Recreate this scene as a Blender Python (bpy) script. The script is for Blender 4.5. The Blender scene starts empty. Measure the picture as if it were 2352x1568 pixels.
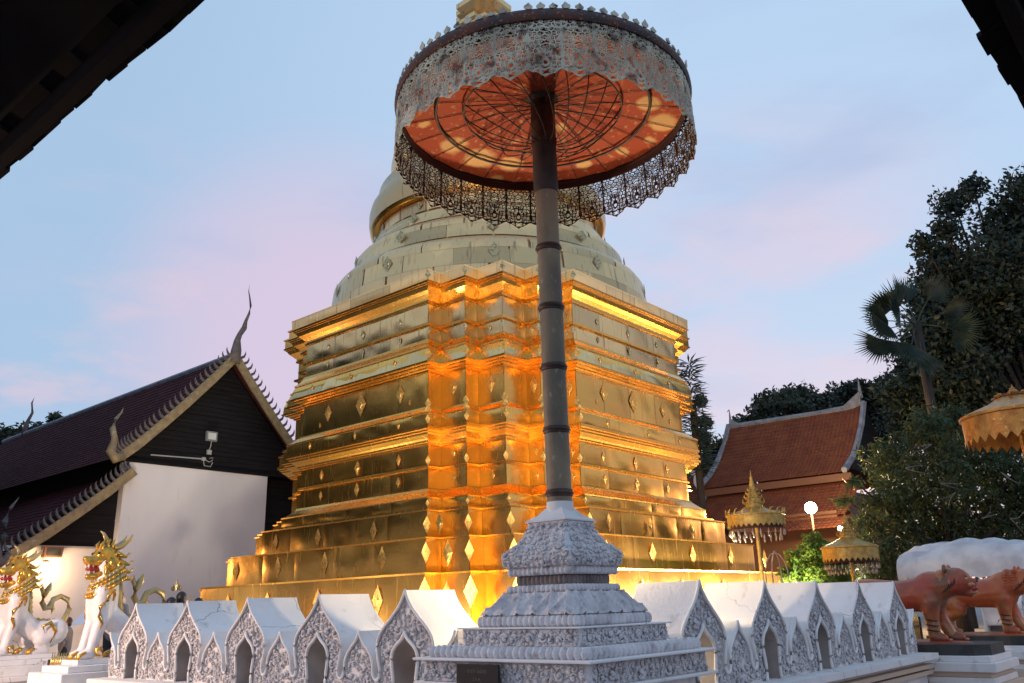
import bpy, math, random
import numpy as np
from mathutils import Matrix, Vector
from mathutils.geometry import tessellate_polygon
random.seed(7); RNG = np.random.default_rng(7)
PI = math.pi
sc = bpy.context.scene
C = sc.collection

# ------------------------------------------------------------------ camera
# world X runs along the right-hand enclosure wall, world Y along the left-hand one, eye level 1.35 m
R = np.array([[0.656, -0.2086, -0.7252], [-0.7542, -0.2167, -0.6199], [-0.0278, 0.9537, -0.2996]])
u0 = R[:, 0] / np.linalg.norm(R[:, 0]); u2 = R[:, 2] - u0 * (R[:, 2] @ u0); u2 /= np.linalg.norm(u2); u1 = np.cross(u2, u0)
R = np.stack([u0, u1, u2], axis=1)
EYE = np.array([0, 0, 1.35]); FOC = 1940.67
cam = bpy.data.cameras.new('camera'); camo = bpy.data.objects.new('camera', cam); C.objects.link(camo)
m = Matrix.Identity(4)
for i in range(3):
    for j in range(3): m[i][j] = R[i, j]
m.translation = Vector(EYE); camo.matrix_world = m
cam.sensor_width = 36; cam.lens = FOC / 2352 * 36; cam.clip_start = 0.05; cam.clip_end = 600
sc.camera = camo
def ray(px, py):
    return R @ np.array([px - 1176, -(py - 784), -FOC]) / FOC
def at(px, py, depth): return EYE + ray(px, py) * depth            # a point of the place, by its bearing and its distance
# ------------------------------------------------------------------ sky, sun, exposure
w = bpy.data.worlds.new('World'); sc.world = w; w.use_nodes = True
nt = w.node_tree; nt.nodes.clear(); L = nt.links
def N(t, **k):
    n = nt.nodes.new(t)
    for a, b in k.items(): setattr(n, a, b)
    return n
out = N('ShaderNodeOutputWorld'); bg = N('ShaderNodeBackground'); tc = N('ShaderNodeTexCoord'); sep = N('ShaderNodeSeparateXYZ')
L.new(tc.outputs['Generated'], sep.inputs[0])
def ramp(stops, src, interp='EASE'):
    r = N('ShaderNodeValToRGB'); r.color_ramp.interpolation = interp
    e = r.color_ramp.elements
    while len(e) < len(stops): e.new(0.5)
    for k, (p, c) in enumerate(stops): e[k].position = p; e[k].color = (*c, 1) if len(c) == 3 else c
    L.new(src, r.inputs[0]); return r
def mix(fac, a, b, mode='MIX'):
    x = N('ShaderNodeMix', data_type='RGBA', blend_type=mode)
    if isinstance(fac, float): x.inputs[0].default_value = fac
    else: L.new(fac, x.inputs[0])
    for i, v in ((6, a), (7, b)):
        if isinstance(v, tuple): x.inputs[i].default_value = (*v, 1)
        else: L.new(v, x.inputs[i])
    return x.outputs[2]
def dotn(v):
    d = N('ShaderNodeVectorMath', operation='DOT_PRODUCT'); L.new(tc.outputs['Generated'], d.inputs[0]); d.inputs[1].default_value = v; return d.outputs['Value']
base = ramp([(0.0, (.64, .53, .68)), (.14, (.53, .54, .74)), (.30, (.42, .56, .79)), (.48, (.34, .56, .80)), (.7, (.33, .55, .80)), (1, (.30, .47, .74))], sep.outputs[2]).outputs[0]
left = ramp([(.45, (0, 0, 0)), (.95, (1, 1, 1))], dotn((0.15, 0.98, 0.1))).outputs[0]            # bluer towards the north, pinker behind the stupa
base = mix(left, base, (.36, .55, .78))
right = ramp([(.72, (0, 0, 0)), (1.0, (1, 1, 1))], dotn((0.83, 0.30, 0.47))).outputs[0]
base = mix(mix(1.0, right, (.75, .75, .75), 'MULTIPLY'), base, (.50, .69, .93))
def cloud(scale, sx, seed, lo, hi):
    mp = N('ShaderNodeMapping'); mp.inputs['Scale'].default_value = sx; mp.inputs['Location'].default_value = (seed, seed * .7, seed * 1.3)
    mp.inputs['Rotation'].default_value = (.25, -.2, .5)
    L.new(tc.outputs['Generated'], mp.inputs[0])
    nz = N('ShaderNodeTexNoise'); nz.inputs['Scale'].default_value = scale; nz.inputs['Detail'].default_value = 5; nz.inputs['Roughness'].default_value = .5
    L.new(mp.outputs[0], nz.inputs['Vector'])
    return ramp([(lo, (0, 0, 0)), (hi, (1, 1, 1))], nz.outputs[0]).outputs[0]
low = ramp([(.05, (1, 1, 1)), (.58, (0, 0, 0))], sep.outputs[2]).outputs[0]
c1 = mix(1.0, cloud(2.6, (1, 1, 3.2), 3.1, .45, .70), low, 'MULTIPLY')
def toward(px, py, wide): 
    v_ = ray(px, py); v_ = v_ / np.linalg.norm(v_); return ramp([(wide, (0, 0, 0)), (1, (1, 1, 1))], dotn(tuple(v_))).outputs[0]
glowz = toward(740, 800, .962)
c1 = mix(mix(1.0, left, (.8, .8, .8), 'MULTIPLY'), c1, (0, 0, 0))
base = mix(c1, base, (.80, .58, .71))
base = mix(mix(1.0, glowz, (.85, .85, .85), 'MULTIPLY'), base, (.74, .57, .74))
glow2 = mix(1.0, toward(1720, 830, .94), cloud(3.4, (1, 1, 3.0), 5.5, .38, .58), 'MULTIPLY')
base = mix(mix(1.0, glow2, (.55, .55, .55), 'MULTIPLY'), base, (.78, .60, .74))
c2 = mix(1.0, cloud(2.2, (1, 1, 3.6), 8.4, .52, .74), (.6, .6, .6), 'MULTIPLY')
base = mix(c2, base, (.36, .50, .76))
c3 = mix(1.0, cloud(5.5, (1, 1, 2.6), 1.7, .56, .70), low, 'MULTIPLY')
base = mix(mix(1.0, c3, (.7, .7, .7), 'MULTIPLY'), base, (.88, .60, .66))
ground_fade = ramp([(.0, (0, 0, 0)), (.5, (0, 0, 0)), (.505, (1, 1, 1))], N('ShaderNodeMath').outputs[0])
mth = ground_fade.inputs[0].links[0].from_node; mth.operation = 'MULTIPLY_ADD'; L.new(sep.outputs[2], mth.inputs[0]); mth.inputs[1].default_value = .5; mth.inputs[2].default_value = .5
base = mix(ground_fade.outputs[0], (.12, .11, .14), base)
sky = N('ShaderNodeTexSky', sky_type='NISHITA'); sky.sun_disc = False; sky.sun_elevation = math.radians(2); sky.sun_rotation = math.radians(70)
sk = mix(1.0, sky.outputs[0], (.02, .02, .02), 'MULTIPLY')
base = mix(1.0, base, sk, 'ADD')
base = mix(.12, base, (.60, .60, .72))
L.new(base, bg.inputs[0]); bg.inputs[1].default_value = 0.99; L.new(bg.outputs[0], out.inputs[0])
sun = bpy.data.lights.new('sun', 'SUN'); sun.energy = .12; sun.angle = math.radians(20); sun.color = (1, .8, .75)
so = bpy.data.objects.new('sun', sun); C.objects.link(so); so.rotation_euler = (math.radians(80), 0, math.radians(-70))
sc.view_settings.view_transform = 'Standard'; sc.view_settings.look = 'None'; sc.view_settings.exposure = 0; sc.view_settings.gamma = 1
sc.cycles.max_bounces = 6; sc.cycles.transparent_max_bounces = 8; sc.cycles.sample_clamp_indirect = 6

# ------------------------------------------------------------------ materials
MATS = {}
def mat(name, col, rough=.6, metal=0., spec=None, col2=None, nscale=3., nmap=(1, 1, 1), lo=.4, hi=.65, bump=0., bscale=40., bmap=(1, 1, 1), emit=None, estr=0, trans=None, col3=None, n3=12., lo3=.55, hi3=.7, metal2=None, rough2=None, coat=0, plate=None, streak=None, crack=None):
    if name in MATS: return MATS[name]
    m = bpy.data.materials.new(name); m.use_nodes = True; t = m.node_tree; b = t.nodes['Principled BSDF']
    def add(ty, **k):
        n = t.nodes.new(ty)
        for a, v in k.items(): setattr(n, a, v)
        return n
    b.inputs['Base Color'].default_value = (*col, 1); b.inputs['Roughness'].default_value = rough; b.inputs['Metallic'].default_value = metal
    if coat: b.inputs['Coat Weight'].default_value = coat; b.inputs['Coat Roughness'].default_value = .15
    if spec is not None: b.inputs['Specular IOR Level'].default_value = spec
    geo = add('ShaderNodeNewGeometry')
    def noise(scale, mp_, detail=5):
        mp = add('ShaderNodeMapping'); mp.inputs['Scale'].default_value = mp_; t.links.new(geo.outputs['Position'], mp.inputs[0])
        nz = add('ShaderNodeTexNoise'); nz.inputs['Scale'].default_value = scale; nz.inputs['Detail'].default_value = detail; t.links.new(mp.outputs[0], nz.inputs['Vector']); return nz
    src = None
    if col2:
        nz = noise(nscale, nmap)
        r = add('ShaderNodeMapRange'); r.inputs[1].default_value = lo; r.inputs[2].default_value = hi; t.links.new(nz.outputs[0], r.inputs[0])
        x = add('ShaderNodeMix', data_type='RGBA'); x.inputs[6].default_value = (*col, 1); x.inputs[7].default_value = (*col2, 1)
        t.links.new(r.outputs[0], x.inputs[0]); t.links.new(x.outputs[2], b.inputs['Base Color']); src = x.outputs[2]
        if metal2 is not None:
            y = add('ShaderNodeMapRange'); y.inputs[3].default_value = metal; y.inputs[4].default_value = metal2; t.links.new(r.outputs[0], y.inputs[0]); t.links.new(y.outputs[0], b.inputs['Metallic'])
        if rough2 is not None:
            y = add('ShaderNodeMapRange'); y.inputs[3].default_value = rough; y.inputs[4].default_value = rough2; t.links.new(r.outputs[0], y.inputs[0]); t.links.new(y.outputs[0], b.inputs['Roughness'])
    if col3:
        nz = noise(n3, nmap, 8)
        r = add('ShaderNodeMapRange'); r.inputs[1].default_value = lo3; r.inputs[2].default_value = hi3; t.links.new(nz.outputs[0], r.inputs[0])
        x = add('ShaderNodeMix', data_type='RGBA'); x.inputs[7].default_value = (*col3, 1)
        if src: t.links.new(src, x.inputs[6])
        else: x.inputs[6].default_value = (*col, 1)
        t.links.new(r.outputs[0], x.inputs[0]); t.links.new(x.outputs[2], b.inputs['Base Color'])
    if crack:                       # hairline cracks in the limewash
        wv = add('ShaderNodeTexNoise'); wv.inputs['Scale'].default_value = 3.5; wv.inputs['Detail'].default_value = 5; t.links.new(geo.outputs['Position'], wv.inputs['Vector'])
        ad = add('ShaderNodeVectorMath', operation='MULTIPLY_ADD'); t.links.new(wv.outputs['Color'], ad.inputs[0]); ad.inputs[1].default_value = (.30, .30, .30); t.links.new(geo.outputs['Position'], ad.inputs[2])
        vo = add('ShaderNodeTexVoronoi', feature='DISTANCE_TO_EDGE'); vo.inputs['Scale'].default_value = 1.25; t.links.new(ad.outputs[0], vo.inputs['Vector'])
        l1 = add('ShaderNodeMapRange'); l1.inputs[1].default_value = .002; l1.inputs[2].default_value = .0065; l1.inputs[3].default_value = 1; l1.inputs[4].default_value = 0; t.links.new(vo.outputs['Distance'], l1.inputs[0])
        mk = noise(.9, (1, 1, 1), 2); l2 = add('ShaderNodeMapRange'); l2.inputs[1].default_value = .53; l2.inputs[2].default_value = .60; t.links.new(mk.outputs[0], l2.inputs[0])
        mu = add('ShaderNodeMath', operation='MULTIPLY'); t.links.new(l1.outputs[0], mu.inputs[0]); t.links.new(l2.outputs[0], mu.inputs[1])
        cur = b.inputs['Base Color'].links[0].from_socket; x = add('ShaderNodeMix', data_type='RGBA'); x.inputs[7].default_value = (*crack, 1); t.links.new(cur, x.inputs[6]); t.links.new(mu.outputs[0], x.inputs[0]); t.links.new(x.outputs[2], b.inputs['Base Color'])
    if plate:                       # every sheet has its own tone; drip streaks run down it
        oi = add('ShaderNodeObjectInfo'); r = add('ShaderNodeMapRange'); r.inputs[1].default_value = plate[1]; r.inputs[2].default_value = plate[2]; t.links.new(oi.outputs['Random'], r.inputs[0])
        x = add('ShaderNodeMix', data_type='RGBA'); x.inputs[7].default_value = (*plate[0], 1); t.links.new(r.outputs[0], x.inputs[0])
        if src: t.links.new(src, x.inputs[6])
        else: x.inputs[6].default_value = (*col, 1)
        src = x.outputs[2]; t.links.new(src, b.inputs['Base Color'])
        if streak:
            mp = add('ShaderNodeMapping'); mp.inputs['Scale'].default_value = (7, 7, .45); t.links.new(geo.outputs['Position'], mp.inputs[0]); nz = add('ShaderNodeTexNoise'); nz.inputs['Scale'].default_value = 1.3; nz.inputs['Detail'].default_value = 6; t.links.new(mp.outputs[0], nz.inputs['Vector'])
            r = add('ShaderNodeMapRange'); r.inputs[1].default_value = streak[1]; r.inputs[2].default_value = streak[2]; t.links.new(nz.outputs[0], r.inputs[0])
            y = add('ShaderNodeMix', data_type='RGBA'); y.inputs[7].default_value = (*streak[0], 1); t.links.new(src, y.inputs[6]); t.links.new(r.outputs[0], y.inputs[0]); t.links.new(y.outputs[2], b.inputs['Base Color'])
            z = add('ShaderNodeMapRange'); z.inputs[3].default_value = rough; z.inputs[4].default_value = min(.8, rough + .3); t.links.new(r.outputs[0], z.inputs[0]); t.links.new(z.outputs[0], b.inputs['Roughness'])
    if bump:
        nz = noise(bscale, bmap, 4); bp = add('ShaderNodeBump'); bp.inputs['Strength'].default_value = bump; bp.inputs['Distance'].default_value = .02
        t.links.new(nz.outputs[0], bp.inputs['Height']); t.links.new(bp.outputs[0], b.inputs['Normal'])
    if emit: b.inputs['Emission Color'].default_value = (*emit, 1); b.inputs['Emission Strength'].default_value = estr
    if trans is not None:
        tr = add('ShaderNodeBsdfTranslucent'); ms = add('ShaderNodeMixShader'); ms.inputs[0].default_value = trans
        bc = b.inputs['Base Color'].links
        if bc: t.links.new(bc[0].from_socket, tr.inputs[0])
        else: tr.inputs[0].default_value = (*col, 1)
        t.links.new(b.outputs[0], ms.inputs[1]); t.links.new(tr.outputs[0], ms.inputs[2]); t.links.new(ms.outputs[0], t.nodes['Material Output'].inputs[0])
    MATS[name] = m; return m
GOLD = mat('gilded_copper_sheet', (1.0, .56, .13), .25, 1, col2=(.90, .47, .10), nscale=.8, lo=.35, hi=.7, plate=((.72, .38, .09), .45, 1.0), streak=((.34, .17, .05), .62, .84), bump=.22, bscale=3, bmap=(1, 1, 1.4))
GOLDHI = mat('upper_gilt_sheet', (.95, .63, .27), .25, 1, col2=(.85, .55, .24), nscale=.8, lo=.35, hi=.7, plate=((.62, .42, .20), .4, 1.0), streak=((.26, .18, .09), .60, .82), bump=.22, bscale=3)  # paler, less saturated gold for the upper square storey and spire
PALE = mat('pale_patinated_gilt', (.88, .60, .28), .32, .66, col2=(.80, .54, .26), nscale=.8, lo=.35, hi=.7, plate=((.56, .39, .19), .55, .95), streak=((.24, .18, .10), .57, .78), bump=.2, bscale=3)
ORN = mat('embossed_gold_ornament', (.80, .47, .13), .42, 1, col2=(.5, .30, .09), nscale=14, lo=.45, hi=.6, bump=.5, bscale=30)
ORNP = mat('dull_embossed_ornament', (.60, .50, .28), .4, .95, col2=(.30, .25, .13), nscale=14, lo=.45, hi=.6, bump=.6, bscale=30)
WHITE = mat('white_lime_paint', (.80, .785, .77), .7, col2=(.70, .69, .68), nscale=1.6, lo=.35, hi=.7, col3=(.40, .38, .35), n3=4, nmap=(1.5, 1.5, .7), lo3=.60, hi3=.82, bump=.15, bscale=30, crack=(.16, .15, .15))
WCARVE = mat('white_carved_stucco', (.66, .65, .66), .75, col2=(.50, .49, .51), nscale=7, lo=.4, hi=.7, col3=(.27, .24, .24), n3=14, lo3=.58, hi3=.78, bump=.4, bscale=90)
WALLW = mat('white_plaster', (.88, .85, .87), .85, col2=(.80, .77, .80), nscale=.45, lo=.35, hi=.7, bump=.1, bscale=8, col3=(.66, .63, .64), n3=1.6, nmap=(1.4, 1.4, .4), lo3=.62, hi3=.9)
DARKW = mat('dark_timber', (.016, .015, .018), .8, col2=(.008, .008, .010), nscale=2, nmap=(.4, .4, 8), bump=.3, bscale=12, bmap=(.3, .3, 6), spec=.2)
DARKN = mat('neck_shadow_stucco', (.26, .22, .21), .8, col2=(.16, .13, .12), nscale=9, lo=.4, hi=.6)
ROOFL = mat('dark_red_tile', (.075, .022, .024), .95, col2=(.05, .018, .022), nscale=1.2, lo=.35, hi=.65, col3=(.17, .10, .10), n3=10, lo3=.63, hi3=.75, bump=.2, bscale=25, spec=.1)
ROOFR = mat('orange_tile', (.20, .068, .032), .8, col2=(.15, .045, .025), nscale=1.5, lo=.35, hi=.65, col3=(.08, .045, .03), n3=4, lo3=.56, hi3=.75, bump=.2, bscale=25, spec=.15)
RIDGE = mat('grey_ridge_plaster', (.23, .25, .30), .75, col2=(.13, .15, .19), nscale=3, lo=.35, hi=.65)
BARGE = mat('worn_gold_bargeboard', (.40, .30, .15), .6, .2, col2=(.25, .19, .12), nscale=4, lo=.35, hi=.65, col3=(.42, .40, .38), n3=6, lo3=.6, hi3=.75)
FLAME = mat('dark_weathered_flame', (.11, .09, .09), .7, col2=(.17, .14, .13), nscale=5)
IRON = mat('dark_brown_metal', (.045, .028, .022), .55, .4, col2=(.09, .05, .035), nscale=8)
POLE = mat('brown_painted_pole', (.27, .215, .13), .6, .1, col2=(.14, .11, .08), nscale=3.2, nmap=(1, 1, .5), lo=.35, hi=.65, col3=(.33, .28, .2), n3=22, lo3=.62, hi3=.74, bump=.25, bscale=18)
POLED = mat('dark_upper_pole', (.06, .038, .03), .6, .1, col2=(.035, .022, .018), nscale=6)
FIL = mat('aged_metal_filigree', (.60, .59, .46), .5, .25, col2=(.36, .33, .25), nscale=2.6, lo=.38, hi=.58, col3=(.10, .07, .05), n3=9, lo3=.54, hi3=.68)
RIM = mat('dark_rim_metal', (.045, .030, .03), .6, .2, col2=(.11, .035, .02), nscale=5, lo=.4, hi=.65, col3=(.32, .17, .09), n3=45, lo3=.60, hi3=.66)
STEEL = mat('steel_rod', (.35, .32, .32), .35, .9)
CONC = mat('ground_paving', (.30, .28, .26), .85, col2=(.22, .20, .19), nscale=.8, bump=.2, bscale=5)
LEAF = mat('dark_leaf', (.018, .032, .020), .5, col2=(.032, .046, .025), nscale=.6, trans=.2)
LEAFF = mat('far_leaf', (.045, .060, .040), .55, col2=(.07, .085, .05), nscale=.5, trans=.25)
LEAFB = mat('mango_leaf', (.032, .060, .022), .5, col2=(.060, .085, .030), nscale=.8, trans=.35)
LEAFG = mat('glossy_leaf', (.09, .17, .03), .15, col2=(.15, .22, .04), nscale=2, trans=.4)
PALMM = mat('palm_leaf', (.030, .055, .045), .45, col2=(.045, .07, .05), nscale=1, trans=.15)
BARK = mat('bark', (.022, .018, .015), .9, col2=(.04, .033, .028), nscale=4, nmap=(1, 1, .3), bump=.5, bscale=10)
TWIG = mat('pale_twig', (.15, .14, .12), .8)
LIONW = mat('lion_white_paint', (.78, .76, .76), .45, col2=(.68, .66, .67), nscale=5)
LIONG = mat('gold_paint', (.80, .40, .05), .24, .7, col2=(.42, .27, .06), nscale=9, lo=.4, hi=.6, bump=.25, bscale=30)
LIONC = mat('pale_gold_paint', (.55, .37, .12), .4, .4, col2=(.36, .32, .18), nscale=9, lo=.4, hi=.6)
MOUTH = mat('red_mouth_paint', (.30, .02, .02), .4)
TIG = mat('tiger_red_brown_paint', (.30, .055, .028), .36, col2=(.38, .13, .04), nscale=2.4, lo=.42, hi=.60, col3=(.15, .07, .04), n3=2.6, lo3=.52, hi3=.68, bump=.15, bscale=14)
TIGL = mat('tiger_tan_paint', (.42, .22, .10), .35, col2=(.34, .12, .06), nscale=6)
TIGO = mat('tiger_orange_paint', (.42, .12, .035), .40, col2=(.32, .045, .018), nscale=3, lo=.4, hi=.62, col3=(.45, .24, .07), n3=3.0, lo3=.54, hi3=.72, bump=.15, bscale=14)
TIGY = mat('tiger_mane_ochre_paint', (.36, .17, .045), .35, col2=(.40, .10, .03), nscale=5)
BLACK = mat('black_stone', (.025, .024, .024), .6, col2=(.05, .05, .045), nscale=4)
BLK = mat('black_paint', (.015, .013, .012), .4)
TOOTH = mat('tooth_white', (.7, .68, .6), .4)
PARG = mat('parasol_gold', (.50, .33, .08), .45, .5, col2=(.34, .22, .07), nscale=9, lo=.4, hi=.6, bump=.3, bscale=25)
PARO = mat('parasol_orange_gold', (.55, .27, .06), .42, .5, col2=(.40, .16, .04), nscale=8, lo=.4, hi=.6, col3=(.6, .42, .1), n3=16, bump=.3, bscale=25)
PARR = mat('parasol_red_lining', (.16, .02, .015), .8)
CLOTH = mat('white_canvas', (.74, .79, .84), .8, col2=(.52, .56, .62), nscale=2, trans=.25)
GREEN = mat('verdigris_bracket', (.12, .26, .23), .6, col2=(.2, .32, .29), nscale=7)
PLAQ = mat('black_granite', (.02, .016, .015), .25)
LETTER = mat('faded_engraving', (.09, .075, .068), .6)
PIPE = mat('grey_conduit', (.42, .42, .44), .6)
LAMPG = mat('unlit_lamp_glass', (.62, .66, .66), .2)
LAMPF = mat('grey_lamp_frame', (.20, .22, .26), .5)
HOT = mat('lit_lamp_glass', (1, 1, 1), .5, emit=(1, .86, .60), estr=60)
HOTS = mat('lit_small_lamp', (1, 1, 1), .5, emit=(1, .9, .8), estr=40)
SCON = mat('lit_wall_lamp', (1, 1, 1), .5, emit=(1, .72, .38), estr=22)
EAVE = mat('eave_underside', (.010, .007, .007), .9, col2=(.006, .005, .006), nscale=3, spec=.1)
SKIN = mat('skin', (.42, .24, .16), .55); HAIR = mat('black_hair', (.012, .011, .012), .5); HAIRB = mat('brown_hair', (.06, .02, .016), .5)
SHIRTS = [mat('shirt_white', (.6, .6, .62), .8), mat('shirt_navy', (.03, .04, .09), .8), mat('shirt_grey', (.25, .22, .22), .8)]
TROUS = mat('dark_trousers', (.03, .03, .04), .8)

def canopy_lining():
    m = bpy.data.materials.new('red_lining_with_pale_patches'); m.use_nodes = True; t = m.node_tree; b = t.nodes['Principled BSDF']
    g = t.nodes.new('ShaderNodeNewGeometry'); v = t.nodes.new('ShaderNodeTexVoronoi'); v.inputs['Scale'].default_value = 2.6; v.inputs['Randomness'].default_value = .8
    mp = t.nodes.new('ShaderNodeMapping'); mp.inputs['Scale'].default_value = (1, 1, 0); mp.inputs['Location'].default_value = (.13, .31, 0); t.links.new(g.outputs['Position'], mp.inputs[0]); t.links.new(mp.outputs[0], v.inputs['Vector'])
    n = t.nodes.new('ShaderNodeTexNoise'); n.inputs['Scale'].default_value = 7; n.inputs['Detail'].default_value = 4; t.links.new(g.outputs['Position'], n.inputs['Vector'])
    n3 = t.nodes.new('ShaderNodeTexNoise'); n3.inputs['Scale'].default_value = 1.1; n3.inputs['Detail'].default_value = 1; t.links.new(g.outputs['Position'], n3.inputs['Vector'])
    a = t.nodes.new('ShaderNodeMath'); a.operation = 'MULTIPLY_ADD'; a.inputs[1].default_value = .16; t.links.new(n.outputs[0], a.inputs[0]); t.links.new(v.outputs['Distance'], a.inputs[2])
    a2 = t.nodes.new('ShaderNodeMath'); a2.operation = 'MULTIPLY_ADD'; a2.inputs[1].default_value = -.95; t.links.new(n3.outputs[0], a2.inputs[0]); t.links.new(a.outputs[0], a2.inputs[2])
    r = t.nodes.new('ShaderNodeMapRange'); r.inputs[1].default_value = -.36; r.inputs[2].default_value = -.24; r.inputs[3].default_value = 1; r.inputs[4].default_value = 0; t.links.new(a2.outputs[0], r.inputs[0])
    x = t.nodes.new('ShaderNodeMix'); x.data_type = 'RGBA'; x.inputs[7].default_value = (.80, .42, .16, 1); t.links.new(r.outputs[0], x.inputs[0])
    n2 = t.nodes.new('ShaderNodeTexNoise'); n2.inputs['Scale'].default_value = 16; n2.inputs['Detail'].default_value = 8; t.links.new(g.outputs['Position'], n2.inputs['Vector'])
    r2 = t.nodes.new('ShaderNodeMapRange'); r2.inputs[1].default_value = .58; r2.inputs[2].default_value = .68; t.links.new(n2.outputs[0], r2.inputs[0])
    n4 = t.nodes.new('ShaderNodeTexNoise'); n4.inputs['Scale'].default_value = 3; t.links.new(g.outputs['Position'], n4.inputs['Vector'])
    x0 = t.nodes.new('ShaderNodeMix'); x0.data_type = 'RGBA'; x0.inputs[6].default_value = (.40, .050, .020, 1); x0.inputs[7].default_value = (.47, .10, .04, 1); t.links.new(n4.outputs[0], x0.inputs[0])
    x2 = t.nodes.new('ShaderNodeMix'); x2.data_type = 'RGBA'; x2.inputs[7].default_value = (.58, .24, .11, 1); t.links.new(r2.outputs[0], x2.inputs[0]); t.links.new(x0.outputs[2], x2.inputs[6])
    fac = r.outputs[0]                              # the round pale areas of the outer ring
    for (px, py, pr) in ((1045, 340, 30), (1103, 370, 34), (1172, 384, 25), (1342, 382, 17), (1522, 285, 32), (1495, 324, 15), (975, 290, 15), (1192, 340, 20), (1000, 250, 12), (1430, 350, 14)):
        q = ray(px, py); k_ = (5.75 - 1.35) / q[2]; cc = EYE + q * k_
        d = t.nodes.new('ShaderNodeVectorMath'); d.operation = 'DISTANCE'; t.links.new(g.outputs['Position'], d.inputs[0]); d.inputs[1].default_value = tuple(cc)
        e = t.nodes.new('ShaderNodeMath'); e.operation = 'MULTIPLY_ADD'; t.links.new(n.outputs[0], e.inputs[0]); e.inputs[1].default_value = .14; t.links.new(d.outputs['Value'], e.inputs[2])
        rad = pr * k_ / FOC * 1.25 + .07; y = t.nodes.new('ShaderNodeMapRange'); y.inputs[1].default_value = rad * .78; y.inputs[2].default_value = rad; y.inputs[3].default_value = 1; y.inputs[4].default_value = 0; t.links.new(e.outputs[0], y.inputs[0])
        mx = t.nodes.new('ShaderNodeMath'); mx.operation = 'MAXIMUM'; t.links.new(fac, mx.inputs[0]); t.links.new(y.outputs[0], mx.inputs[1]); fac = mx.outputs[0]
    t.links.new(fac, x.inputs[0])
    t.links.new(x2.outputs[2], x.inputs[6]); t.links.new(x.outputs[2], b.inputs['Base Color']); b.inputs['Roughness'].default_value = .6; b.inputs['Specular IOR Level'].default_value = .1
    tr = t.nodes.new('ShaderNodeBsdfTranslucent'); ms = t.nodes.new('ShaderNodeMixShader'); ms.inputs[0].default_value = .3
    t.links.new(x.outputs[2], tr.inputs[0]); t.links.new(b.outputs[0], ms.inputs[1]); t.links.new(tr.outputs[0], ms.inputs[2]); t.links.new(ms.outputs[0], t.nodes['Material Output'].inputs[0])
    return m
LINING = canopy_lining()

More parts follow.
